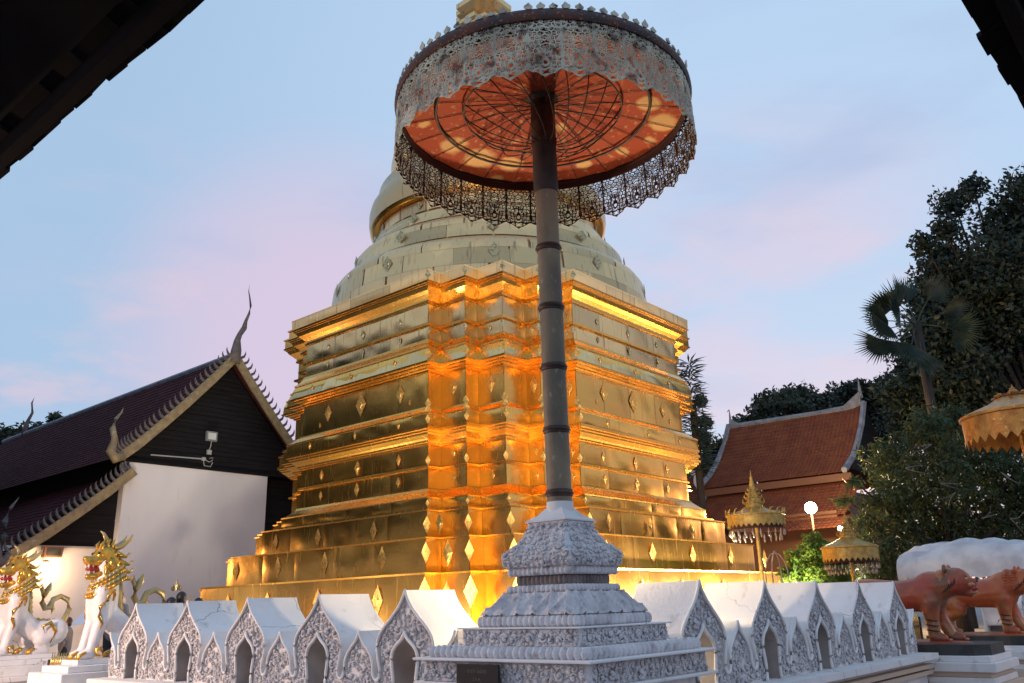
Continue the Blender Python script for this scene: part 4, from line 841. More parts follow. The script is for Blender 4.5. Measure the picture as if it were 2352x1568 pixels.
barge([(0, 12.5), (-1.0, 11.3), (-2.1, 10.05), (-3.2, 8.87), (-4.1, 7.95), (-4.72, 7.42)], .36, flames=26, out=-1)
barge([(.02, 12.5), (1.0, 11.3), (2.1, 10.05), (3.2, 8.87), (4.1, 7.95), (4.72, 7.42)], .36, flames=26, out=1)
barge([(-4.05, 6.95), (-5.0, 6.05), (-6.0, 5.2), (-7.1, 4.3), (-8.2, 3.5)], .36, flames=22, out=-1, y=-.6)
def horn(pts, rad, name, mt=FLAME, y=-.68):
    f = MB(); f.tube([(a, y, b) for a, b in pts], rad, 8); return f.build(name, mt, hl, smooth=True)
horn([(-.05, 12.2), (.0, 12.8), (.02, 13.3), (.12, 13.6), (.32, 13.95), (.38, 14.3), (.52, 14.7), (.58, 15.1), (.50, 15.5), (.42, 15.8), (.44, 16.1)], [.26, .24, .15, .12, .13, .08, .06, .05, .035, .02, .008], 'roof_finial')
horn([(-4.6, 7.5), (-4.9, 7.35), (-5.1, 7.6), (-5.0, 8.1), (-5.12, 8.5), (-5.05, 8.9), (-4.85, 9.2), (-4.8, 9.4)], [.19, .22, .19, .13, .12, .07, .035, .008], 'eave_finial', BARGE)
horn([(-8.15, 3.55), (-8.45, 3.3), (-8.6, 3.6), (-8.42, 4.2), (-8.5, 4.7), (-8.38, 5.2), (-8.15, 5.6)], [.17, .2, .18, .13, .11, .06, .01], 'eave_finial', FLAME)
f = MB(); f.tube([(0, 23.6, 12.5), (0, 23.5, 13.2), (.25, 23.4, 14.0), (.1, 23.3, 14.6), (.2, 23.3, 15.0)], [.16, .12, .08, .05, .01], 6); f.build('roof_finial', FLAME, hl, smooth=True)
for x, z in ((-4.22, 7.0), (4.9, 6.6)):
    f = MB(); f.tube([(x, -.35, z + .3), (x + .08, -.40, z), (x - .03, -.38, z - .35), (x - .12, -.30, z - .6)], [.05, .14, .10, .02], 7); f.build('eave_bracket', GREEN, hl, smooth=True)
f = MB(); f.tube([(-3.3, -.30, 7.72), (-1.05, -.30, 7.80), (-1.0, -.30, 7.82)], .03, 6); f.build('conduit', PIPE, hl)
f = MB(); f.box((-.95, -.31, 7.80), (.16, .08, .14)); f.tube([(-.88, -.31, 7.78), (-.70, -.31, 7.70), (-.55, -.31, 7.76), (-.52, -.31, 7.9), (-.68, -.31, 7.86)], .018, 6); f.tube([(-.95, -.31, 7.72), (-.9, -.31, 7.52), (-.6, -.31, 7.5), (-.52, -.31, 7.7)], .018, 6); f.build('cable_junction', PIPE, hl)
f = MB(); f.box((-.72, -.31, 8.12), (.20, .08, .20)); f.build('switch_box', PIPE, hl)
# unlit floodlight on the gable
r = empty('floodlight', (18.92, YG - .5, 8.78), 'grey unlit square floodlight mounted high on the dark gable', 'floodlight')
f = MB(); f.box((0, 0, 0), (.50, .12, .42)); f.build('housing', LAMPF, r); f = MB(); f.box((0, -.07, .0), (.36, .02, .29)); f.build('lamp_glass', LAMPG, r); f = MB(); f.tube([(.05, .05, -.2), (.06, .1, -.42), (.03, .18, -.6)], .02, 5); f.build('cable', PIPE, r)
# lit wall lamp by the aisle
r = empty('wall_lamp', (12.95, YG - .05, 3.2), 'glowing warm wall lamp on the white aisle wall behind the lions', 'lamp')
f = MB(); f.ball((0, -.15, 0), (.15, .13, .17), 12, 8); f.build('lit_globe', SCON, r, smooth=True); f = MB(); f.box((0, -.02, .24), (.10, .22, .05)); f.lathe([(.03, .15), (.10, .22), (.03, .27)], (0, -.15, 0), 10); f.build('lamp_bracket', IRON, r)
l = bpy.data.lights.new('lamp_glow', 'POINT'); l.energy = 130; l.color = (1, .62, .30); l.shadow_soft_size = .2; o = bpy.data.objects.new('lamp_glow', l); C.objects.link(o); o.parent = r; o.location = (0, -.45, 0)
r = empty('loudspeaker', (13.1, YG - .1, 3.75), 'brown box loudspeaker hung under the low eave above the wall lamp', 'loudspeaker')
f = MB(); f.box((0, -.1, 0), (.62, .3, .36), taper=1.1); f.build('cabinet', mat('brown_box', (.16, .07, .05), .6), r); f = MB(); f.box((0, -.26, 0), (.5, .02, .26)); f.build('grille', BLACK, r)

# ---------- red-orange tiled hall on the right
hr = empty('temple_hall', (46, 15.3, 0), 'temple hall with orange scale-tiled roof and grey ridges behind the parasols', 'building')
def R_(x, y, z): return (x - 46, y - 15.3, z)
tiled_roof(hr, R_(46, 22.5, 11.15), (0, -7.9, 0), (-4.0, 0, -3.9), 36, 21, ROOFR, sag=.42, first=300, lift=.04)
tiled_roof(hr, R_(42.1, 22.3, 6.75), (0, -8.2, 0), (-2.6, 0, -1.75), 36, 12, ROOFR, sag=.15, first=0, lift=.04)
tiled_roof(hr, R_(46, 26.5, 9.7), (0, -4.4, 0), (-4.0, 0, -3.7), 20, 18, ROOFR, sag=.38, first=0, lift=.04)
tiled_roof(hr, R_(39.8, 18.5, 4.95), (0, -4.6, 0), (-1.5, 0, -.6), 20, 4, ROOFR, sag=.0, first=0, lift=.04)
mb = MB(); mb.add([R_(46, 22.5, 11.1), R_(46, 14.6, 11.1), R_(50, 14.6, 7.2), R_(50, 22.5, 7.2)], [(0, 1, 2, 3)]); mb.add([R_(46, 26.5, 9.6), R_(46, 22, 9.6), R_(50, 22, 6), R_(50, 26.5, 6)], [(0, 1, 2, 3)]); mb.build('far_roof_slope', ROOFR, hr)
def rtube(pts, rad, name, n=6, mt=RIDGE): f = MB(); f.tube([R_(*p) for p in pts], rad, n); return f.build(name, mt, hr)
rtube([(46, 22.6, 11.2), (46, 20, 11.15), (46, 17, 11.1), (46, 15.5, 11.12), (46, 14.7, 11.3)], [.17, .17, .18, .2, .12], 'ridge_cap')
rtube([(46, 26.5, 9.75), (46, 22, 9.75)], .16, 'ridge_cap')
for yv in (22.55, 14.6):
    rtube([(46, yv, 11.3), (45.1, yv, 9.95), (44.0, yv, 8.8), (43.0, yv, 8.0), (42.0, yv, 7.42), (41.6, yv, 7.25)], .16, 'verge_ridge')
rtube([(46, 26.6, 9.9), (45.1, 26.6, 8.6), (44.0, 26.6, 7.5), (42.6, 26.6, 6.4), (42.0, 26.6, 6.0)], .15, 'verge_ridge')
rtube([(42.1, 22.4, 6.95), (41.2, 22.4, 6.0), (40.2, 22.4, 5.35), (39.6, 22.4, 5.1)], .15, 'verge_ridge')
for (yy, zz, s) in ((22.4, 11.15, .55), (14.7, 11.2, .75), (26.5, 9.75, .5)):
    f = MB(); f.add([R_(46.1, yy, zz), R_(46.1, yy - 1.6 * s * (1 if yy > 15 else -1), zz - .1), R_(46.1, yy, zz + .95 * s), R_(45.85, yy, zz), R_(45.85, yy - 1.6 * s * (1 if yy > 15 else -1), zz - .1), R_(45.85, yy, zz + .95 * s)], [(0, 1, 2), (5, 4, 3), (0, 1, 4, 3), (1, 2, 5, 4), (2, 0, 3, 5)]); f.build('ridge_wing', RIDGE, hr)
    rtube([(46, yy, zz + .5 * s), (46, yy, zz + 1.3 * s), (46, yy, zz + 2.0 * s)], [.16 * s, .10 * s, .015], 'roof_finial')
BIRDW = mat('white_bird_paint', (.70, .72, .78), .6)
for (x, y, z) in ((41.6, 22.55, 7.45), (39.6, 22.4, 5.3)):
    f = MB(); f.ball(R_(x, y, z + .15), (.18, .25, .38), 10, 7); f.ball(R_(x - .05, y + .18, z + .62), (.15, .20, .16), 10, 7); f.tube([R_(x - .05, y + .3, z + .64), R_(x - .05, y + .52, z + .58)], [.06, .01], 6); f.tube([R_(x, y, z), R_(x + .1, y - .35, z - .35)], [.14, .03], 6); o = f.build('bird_finial', BIRDW, hr); remesh(o, .05, 2)
mb = MB(); mb.box(R_(45.4, 18.6, 3.2), (6.2, 7.5, 6.3)); mb.box(R_(46.5, 24, 2.8), (6, 4, 5.6)); mb.box(R_(41.5, 18.5, 2.3), (2.2, 7.3, 4.4)); mb.build('wall', mat('shaded_brown_wall', (.16, .08, .05), .8), hr)
mb = MB(); mb.box(R_(41.9, 18.5, 6.95), (.12, 8.2, .35)); mb.build('eave_board', mat('brown_eave', (.14, .07, .045), .7), hr)
mb = MB(); mb.box(R_(39.6, 18.5, 5.0), (.12, 8.0, .35)); mb.build('eave_board', MATS['brown_eave'], hr)
mb = MB(); mb.prism([(46 - 46 - 3.4, 7.4), (3.4, 7.4), (0, 10.9)], 1, -.75, -.6); mb.build('gable', DARKW, hr)
# ---------- lamps on the right
def street_lamp(p, rad, power, label, mt):
    r = empty('street_lamp', (p[0], p[1], 0), label, 'lamp')
    f = MB(); f.ball((0, 0, p[2]), rad, 16, 10); f.build('lit_globe', mt, r, smooth=True)
    f = MB(); f.lathe([(.09, 0), (.06, .5), (.045, p[2] - rad * .95)], (0, 0, 0), 10); f.build('post', IRON, r)
    l = bpy.data.lights.new('lamp_glow', 'POINT'); l.energy = power; l.color = (1, .66, .30); l.shadow_soft_size = rad; o = bpy.data.objects.new('lamp_glow', l); C.objects.link(o); o.parent = r; o.location = (-.9 * rad - .1, -.9 * rad - .1, p[2] + .0)
    return r
p = at(1862, 1166, 35.3); street_lamp(p, .24, 3800, 'blazing globe lamp in front of the orange tiled hall', HOT)
p = at(1930, 1213, 35.5); street_lamp(p, .10, 60, 'tiny white lamp beside the spire of the round golden parasol', HOTS)

# ================================================================== FOLIAGE
def leaf_cloud(blobs, count, size, seed, aspect=.5, shell=.55, droop=.0, bunch=1):
    rs = np.random.default_rng(seed); vol = np.array([b[3] ** 2 for b in blobs]); pr_ = vol / vol.sum(); nb_ = count // bunch
    which = rs.choice(len(blobs), nb_, p=pr_); B = np.array([b[:3] for b in blobs])[which]; Rr = np.array([b[3] for b in blobs])[which]
    d = rs.normal(size=(nb_, 3)); d /= np.linalg.norm(d, axis=1)[:, None]
    lump = 1 + .22 * np.sin(d[:, 0] * 5 + which * 1.7) * np.cos(d[:, 1] * 6 + which) + .14 * np.sin(d[:, 2] * 9 + which * 2.3)
    rr = Rr * lump * (shell + (1 - shell) * rs.random(nb_) ** .7) * (1 + .12 * rs.normal(size=nb_) * (rs.random(nb_) < .25))
    cpt = B + d * rr[:, None] * np.array([1, 1, .85])
    if bunch > 1: cpt = np.repeat(cpt, bunch, 0)
    n = len(cpt); a = rs.normal(size=(n, 3)); a[:, 2] -= droop; a /= np.linalg.norm(a, axis=1)[:, None]; b = np.cross(a, rs.normal(size=(n, 3))); b /= np.linalg.norm(b, axis=1)[:, None]
    s = size * rs.uniform(.6, 1.4, n)[:, None]; base = cpt if bunch > 1 else cpt - a * s * .5
    V = np.stack([base, base + a * s * .45 + b * s * aspect * .5, base + a * s, base + a * s * .45 - b * s * aspect * .5], 1).reshape(-1, 3); F = np.arange(n * 4).reshape(n, 4)
    return V, F
def tree(name, label, base, blobs, count, size, mt, seed, trunk_r=.3, group=None, aspect=.5, shell=.5, cat='tree', limbs=True, droop=0, bunch=1):
    t = empty(name, base, label, cat, group); b = np.array(base, float)
    V, F = leaf_cloud(blobs, count, size, seed, aspect, shell, droop, bunch); np_mesh('crown', V - b, F, mt, t)
    bb = np.array([x[:3] for x in blobs]); c = bb.mean(0); mb = MB(); hgt = c[2] - b[2]
    mb.tube([(0, 0, -.1), ((c[0] - b[0]) * .2, (c[1] - b[1]) * .2, hgt * .45), ((c[0] - b[0]) * .8, (c[1] - b[1]) * .8, hgt * .9)], [trunk_r * 1.3, trunk_r, trunk_r * .5], 8); mb.build('trunk', BARK, t, smooth=True)
    if limbs:
        mb = MB()
        for x in blobs:
            q = np.array(x[:3]) - b; s = np.array([(c[0] - b[0]) * .4, (c[1] - b[1]) * .4, hgt * .55]); mid = (s + q) / 2 + np.array([0, 0, -.1 * hgt * .3]); mb.tube([s, mid, q * .9 + s * .1, q + np.array([0, 0, x[3] * .5])], [trunk_r * .4, trunk_r * .3, trunk_r * .15, .02], 5)
        mb.build('limbs', BARK, t, smooth=True)
    return t
def blobs_at(lst, depth, jit=0):
    o = []
    for k, (px, py, r) in enumerate(lst):
        d = depth + (jit * ((k * 37 % 11) / 11 - .5)); p = at(px, py, d); o.append((*p, r * d / FOC))
    return o
bl = blobs_at([(2290, 620, 120), (2190, 470, 48), (2235, 430, 34), (2360, 440, 70), (2330, 520, 90), (2165, 590, 55), (2120, 560, 34), (2200, 690, 110), (2300, 800, 150), (2160, 800, 90), (2230, 900, 110), (2400, 700, 160), (2380, 930, 120), (2130, 700, 50), (2170, 530, 40), (2130, 880, 80), (2150, 800, 70), (2190, 920, 90), (2120, 940, 60), (2090, 860, 40), (2250, 760, 110), (2340, 640, 110), (2200, 850, 100), (2140, 760, 60), (2290, 980, 110), (2180, 1000, 80), (2150, 640, 60), (2125, 690, 40), (2190, 740, 90), (2130, 800, 60), (2100, 830, 50), (2060, 900, 50), (2090, 960, 70)], 46, 4)
tree('broadleaf_tree', 'tall dark broadleaf tree filling the upper right side', (52, 5.5, 0), bl, 95000, .30, LEAF, 1, .4, shell=.05)
bl = blobs_at([(1800, 945, 58), (1725, 985, 46), (1860, 935, 52), (1690, 1020, 34), (1780, 1010, 60), (1930, 925, 46), (1760, 940, 40), (1860, 1010, 70), (1835, 915, 34)], 62, 3)
tree('rain_tree', 'round grey-green tree behind the ridge of the orange tiled hall', (60, 24, 0), bl, 17000, .36, LEAFF, 2, .4, shell=.35)
bl = blobs_at([(1955, 905, 34), (1990, 925, 50), (2040, 910, 60), (2000, 990, 70), (2080, 960, 70), (1930, 960, 40), (1975, 890, 22)], 56, 3)
tree('rain_tree', 'dense dark tree between the round far tree and the fan palm', (57, 15, 0), bl, 14000, .33, LEAF, 3, .4, shell=.3)
bl = blobs_at([(1612, 1010, 28), (1600, 1060, 30), (1640, 1040, 22), (1655, 1020, 14), (1620, 970, 18), (1660, 1050, 24), (1610, 920, 16)], 50, 1)
tree('small_tree', 'dark foliage growing beside the spiky palm behind the stupa', (46.5, 23.5, 0), bl, 6000, .22, LEAF, 4, .2, shell=.2)
bl = blobs_at([(60, 1000, 34), (15, 1020, 42), (130, 972, 26), (160, 985, 30), (-40, 1020, 60), (95, 1000, 34), (20, 992, 18), (125, 958, 14), (60, 1060, 55), (-60, 1100, 70)], 66, 2)
tree('broadleaf_tree', 'green tree rising behind the ridge of the brown roofed hall', (22, 68, 0), bl, 12000, .34, LEAFF, 5, .3, shell=.3)
# mango tree close to the lamp, long drooping leaves and pale bare branches
bl = blobs_at([(2130, 985, 62), (2185, 960, 40), (2060, 1060, 78), (2150, 1090, 90), (2240, 1060, 90), (2310, 1090, 90), (2040, 1150, 70), (2120, 1190, 100), (2230, 1180, 100), (2340, 1190, 90), (1995, 1210, 44), (2060, 1270, 80), (2010, 1310, 60), (1940, 1150, 20), (1960, 1105, 18), (2180, 1270, 80), (2300, 1260, 80), (2400, 1120, 90), (2380, 1010, 60)], 30, 3)
mt_ = tree('mango_tree', 'bushy green tree with long leaves and pale bare twigs behind the tiger statues', (33, 8.3, 0), bl, 42000, .22, LEAFB, 6, .22, aspect=.26, shell=.25, droop=.5, bunch=5)
for (px, py, sg) in ((2160, 1110, 1), (2195, 1130, -1), (2255, 1190, 1), (2080, 1075, 1), (2140, 1020, -1), (2320, 1190, 1), (2300, 1085, 1)):
    p0 = at(px, py, 27.4) - np.array([33, 8.3, 0]); ux = np.array([.65, -.76, 0]) * sg
    for q in range(2):
        a0 = random.uniform(-.9, .5); bend = random.uniform(-1.6, 1.6); p_ = p0.copy(); pts = [p_.copy()]
        for st_ in range(7): p_ = p_ + (ux * math.cos(a0 + bend * st_ / 7) + np.array([0, 0, 1]) * math.sin(a0 + bend * st_ / 7)) * random.uniform(.06, .12); pts.append(p_.copy())
        mb = MB(); mb.tube(pts, list(np.linspace(.020, .004, len(pts))), 5); mb.build('twig', TWIG, mt_, smooth=True)
bl = blobs_at([(1870, 1255, 34), (1835, 1285, 30), (1905, 1290, 34), (1880, 1310, 40), (1850, 1330, 36), (1920, 1330, 40), (1810, 1320, 22), (1925, 1255, 16)], 27, 1)
tree('clipped_bush', 'glossy bush shining under the blazing globe lamp', (27, 10.4, 0), bl, 9000, .13, LEAFG, 7, .1, aspect=.5, shell=.4, cat='bush')
# surroundings beyond the left edge: a grove that closes the court
gi = 0
for (gx, gy) in ((9.5, 50), (7, 42), (4, 48), (1, 40), (-2, 46), (-5, 38), (-7, 31), (-8, 24), (11, 58)):
    gi += 1; bl = [(gx, gy, 13.5, 3.3), (gx - 1.8, gy + 1, 10, 3.3), (gx + 1.6, gy - .8, 9.6, 3.2), (gx, gy, 6, 3.4), (gx + .8, gy + 1.6, 16, 2.2)]
    tree('court_tree', 'dark court tree outside the view, ' + ['closest behind the hall gable', 'second from the hall', 'third from the hall', 'fourth from the hall', 'fifth from the hall', 'sixth from the hall', 'second nearest the veranda', 'nearest the veranda', 'deepest behind the hall eave'][gi - 1], (gx, gy, 0), bl, 2600, .75, LEAF, 80 + gi, .35, group='trees west of the court', shell=.3)

# palms
def blade(mb, o, d, up, L0, w_):
    o, d, up = Vector(o), Vector(d).normalized(), Vector(up); s = d.cross(up).normalized() * w_; mb.add([o, o + d * L0 * .5 + s - up * L0 * .02, o + d * L0 - up * L0 * .10, o + d * L0 * .5 - s - up * L0 * .02, o + d * L0 * .5 + up * .03], [(0, 1, 4), (1, 2, 4), (2, 3, 4), (3, 0, 4)])
def fan(mb, o, direction, R0, n=22, spread=2.2):
    d = Vector(direction).normalized(); side = d.cross(Vector((.72, .62, .3))).normalized(); up = side.cross(d)
    tiltax = Matrix.Rotation(random.uniform(-.7, .7), 3, d); side = tiltax @ side; up = tiltax @ up
    for k in range(n):
        a = (k / (n - 1) - .5) * spread; v_ = d * math.cos(a) + side * math.sin(a); blade(mb, o, v_ - up * .10 * abs(a), up, R0 * (1 - .08 * abs(a)) * random.uniform(.85, 1.12), R0 * .036)
def fan_palm(label, crown, base, R0, n, seed, dirs=None):
    random.seed(seed); t = empty('fan_palm', base, label, 'palm'); c = Vector(crown) - Vector(base); mb = MB(); mb.tube([(0, 0, 0), (c.x * .5, c.y * .5, c.z * .5), tuple(c)], [.28, .2, .2], 8); mb.build('trunk', BARK, t, smooth=True)
    for k in range(n):
        if dirs: d = Vector(dirs[k % len(dirs)])
        else: a = 2 * PI * k / n + random.uniform(-.2, .2); e = random.uniform(-.5, 1.0); d = Vector((math.cos(a) * math.cos(e), math.sin(a) * math.cos(e), math.sin(e)))
        d.normalize(); L0 = R0 * random.uniform(.85, 1.15); mb = MB(); mb.tube([c, c + d * L0 * .5, c + d * L0 + Vector((0, 0, -.08 * L0))], [.04, .03, .02], 5); fan(mb, c + d * L0 + Vector((0, 0, -.08 * L0)), d + Vector((0, 0, -.25)), R0 * 1.0); mb.build('frond', PALMM, t)
    return t
IR = Vector(R[:, 0]); 
crown = at(2105, 745, 38); cr = lambda a, e, f=.2: tuple(-IR * math.cos(a) + Vector((0, 0, 1)) * math.sin(a) + Vector((-.7, -.6, 0)) * f)
fan_palm('fan palm with dark spiky leaves in front of the tall tree', crown, (crown[0], crown[1], 0), 1.35, 15, 5, [cr(.15, 0), cr(.55, 0), cr(.95, 0), cr(-.15, 0, .4), cr(-.6, 0), cr(1.4, 0, .0), cr(2.0, 0, .3), cr(-1.0, 0, .5), cr(.35, 0, .8), cr(2.7, 0), cr(-.35, 0, -.3), cr(-1.5, 0), cr(3.3, 0, .3)])
crown = at(1592, 940, 46); random.seed(3); t = empty('spiky_palm', (crown[0], crown[1], 0), 'palm with thin pointed leaflets poking out behind the stupa', 'palm'); mb = MB(); mb.tube([(0, 0, 0), (0, 0, crown[2] + .5)], .2, 8); mb.build('trunk', BARK, t)
for k in range(26):
    z = crown[2] - 3.4 + k * .24; mb = MB()
    for q in range(15):
        a = q / 15 * 2 * PI + k; blade(mb, (0, 0, z), (math.cos(a), math.sin(a), random.uniform(-.3, .5)), (0, 0, 1), random.uniform(1.0, 1.55) * (1 - .25 * (k / 26)), .06)
    mb.build('leaf_whorl', PALMM, t)
random.seed(11)

# ================================================================== GOLD PARASOLS
def gold_parasol(loc, label, r, z0, drum, spire, mt, tiers=4, drops=True, ruffle=False, lining=None, rz=0):
    t = empty('golden_parasol', (loc[0], loc[1], 0), label, 'parasol'); x = 0
    f = MB(); f.lathe([(.05, 0), (.05, z0 + .2)], (0, 0, 0), 10); f.build('pole', mt, t)
    f = MB(); f.lathe([(r * .99, z0 + drum * .02), (r * 1.0, z0 + drum * .95), (r * 1.04, z0 + drum), (r * 1.04, z0 + drum * 1.12), (r * .97, z0 + drum * 1.2), (r * .5, z0 + drum * 1.65), (r * .30, z0 + drum * 1.95)], (0, 0, 0), 40, cap=False); f.build('canopy', mt, t, auto=45)
    if lining:
        f = MB(); f.lathe([(r * .98, z0 + drum * .8), (.05, z0 + drum * .9)], (0, 0, 0), 32, cap=False); f.build('lining', lining, t)
    n = 32; f = MB(); dd = drum * .28
    for k in range(n):
        a = 2 * PI * k / n; b = 2 * PI * (k + 1) / n; c = (a + b) / 2; f.add([(r * 1.005 * math.cos(a), r * 1.005 * math.sin(a), z0 + .02), (r * 1.005 * math.cos(b), r * 1.005 * math.sin(b), z0 + .02), (r * 1.005 * math.cos(c), r * 1.005 * math.sin(c), z0 - dd)], [(0, 1, 2)])
    f.build('scalloped_hem', mt, t)
    zz = z0 + drum * 1.9; rr = r * .30; H = spire - zz; prof = []; hgt = [.16, .13, .11, .09, .07][:tiers]; z_ = zz
    for k, h_ in enumerate(hgt):
        f = MB(); R1 = rr * (1 - k * .18); hh = H * h_; f.lathe([(R1, 0), (R1 * .96, hh * .6), (R1 * 1.12, hh * .75), (R1 * 1.05, hh * .95), (R1 * .8, hh)], (0, 0, z_), 20); o = f.build('spire_tier', mt, t, auto=50)
        for q in range(8):
            a = 2 * PI * q / 8; g_ = MB(); g_.tube([(R1 * 1.05 * math.cos(a), R1 * 1.05 * math.sin(a), z_ + hh * .6), (R1 * 1.35 * math.cos(a), R1 * 1.35 * math.sin(a), z_ + hh * .95), (R1 * 1.3 * math.cos(a), R1 * 1.3 * math.sin(a), z_ + hh * 1.5)], [.03, .022, .004], 4); g_.build('flame_leaf', mt, o)
        z_ += hh
    f = MB(); f.lathe([(rr * .42, 0), (rr * .30, (spire - z_) * .2), (rr * .34, (spire - z_) * .25), (rr * .16, (spire - z_) * .5), (rr * .19, (spire - z_) * .55), (rr * .05, (spire - z_) * .8), (.006, spire - z_)], (0, 0, z_), 14); f.build('spire', mt, t, auto=60)
    if ruffle:
        for q in range(20):
            a = 2 * PI * q / 20; g_ = MB(); rad = r * 1.03; g_.tube([(rad * .97 * math.cos(a), rad * .97 * math.sin(a), z0 + drum * 1.05), (rad * 1.0 * math.cos(a), rad * math.sin(a), z0 + drum * 1.3), (rad * 1.0 * math.cos(a + .05), rad * math.sin(a + .05), z0 + drum * 1.6), (rad * 1.04 * math.cos(a + .16), rad * 1.04 * math.sin(a + .16), z0 + drum * 1.7)], [.035, .03, .02, .006], 4); g_.build('rim_flame', mt, t)
    if drops:
        dm = MB(); dm.lathe([(.002, 0), (.022, -.07), (.030, -.12), (.016, -.15), (.004, -.17)], (0, 0, 0), 6); dme = dm.mesh('hanging_drop', STEEL, True)
        for row in range(2):
            for q in range(22):
                a = 2 * PI * (q + row * .5) / 22; rad = r * (.96 - .12 * row); g_ = link('hanging_drop', dme, t, (rad * math.cos(a), rad * math.sin(a), z0 - .12 - .14 * row))
        f = MB(); f.lathe([(r * .93, z0 + .05), (r * .93, z0 - .12)], (0, 0, 0), 32, cap=False); f.build('inner_valance', mat('dark_valance_cloth', (.05, .018, .014), .9), t)
    return t
gold_parasol((23.0, 10.75), 'golden parasol with flame crest and tall spire beside the stupa base', .79, 3.36, .26, 4.93, PARG, 4, True, True)
gold_parasol((25.0, 8.95), 'round golden parasol with tiered spire in front of the green bushes', .76, 2.38, .30, 3.72, PARG, 5, True)
gold_parasol((16.15, 2.66), 'orange gold parasol with red lining cut off by the right edge', .86, 3.80, .36, 4.72, PARO, 2, False, False, PARR)
# wire dome
r = empty('wire_dome', (23.65, 10.6, 0), 'thin steel wire dome frame beside the golden parasol', 'frame')
for k in range(8):
    a = 2 * PI * k / 8; f = MB(); f.tube([(0, 0, 2.62), (.12 * math.cos(a), .12 * math.sin(a), 2.58), (.26 * math.cos(a), .26 * math.sin(a), 2.38), (.33 * math.cos(a), .33 * math.sin(a), 2.1), (.34 * math.cos(a), .34 * math.sin(a), 0)], .012, 5); f.build('wire', STEEL, r)
f = MB(); f.ball((0, 0, 2.64), .035, 8, 6); f.build('finial', STEEL, r)
# tent
t = empty('tent', (26.3, 2.3, 0), 'white canvas tent canopy with scalloped edge behind the tigers', 'tent')
t.scale = (.8, .8, .9)
V = []; nx, ny = 30, 60
for j in range(ny + 1):
    for i in range(nx + 1):
        a = PI * i / nx; y = 6.9 - 14 * j / ny; end = min(1, max(0, j / ny * 12)) ** .4; k = .07 * math.sin(y * 1.4 + 2 * math.sin(a * 2)) + .05 * math.sin(y * 5.1 + a * 6) * math.sin(a) + .06 * abs(math.sin(y * 1.1)) + .04 * math.sin(a * 14 + math.sin(y * 1.3) * 2); x = -1.35 * math.cos(a); z = 2.15 + (.80 + k) * math.sin(a) ** .7 * (.75 + .25 * end)
        if i in (0, nx): z = 1.92 + .10 * abs(math.sin(y * 2.2))
        V.append((x, y, z))
f = MB(); f.add(V, [(j * (nx + 1) + i, j * (nx + 1) + i + 1, (j + 1) * (nx + 1) + i + 1, (j + 1) * (nx + 1) + i) for j in range(ny) for i in range(nx)]); f.add([(-1.35, 6.9, 1.95)] + [(-1.35 * math.cos(PI * i / 12), 6.9, 2.15 + .62 * math.sin(PI * i / 12) ** .7) for i in range(13)] + [(1.35, 6.9, 1.95)], [tuple(range(15))]); f.build('canvas', CLOTH, t, smooth=True)
for x in (-1.3, 1.3):
    for y in (6.6, 1, -4):
        f = MB(); f.tube([(x, y, 0), (x, y, 2.2)], .03, 6); f.build('tent_pole', STEEL, t)

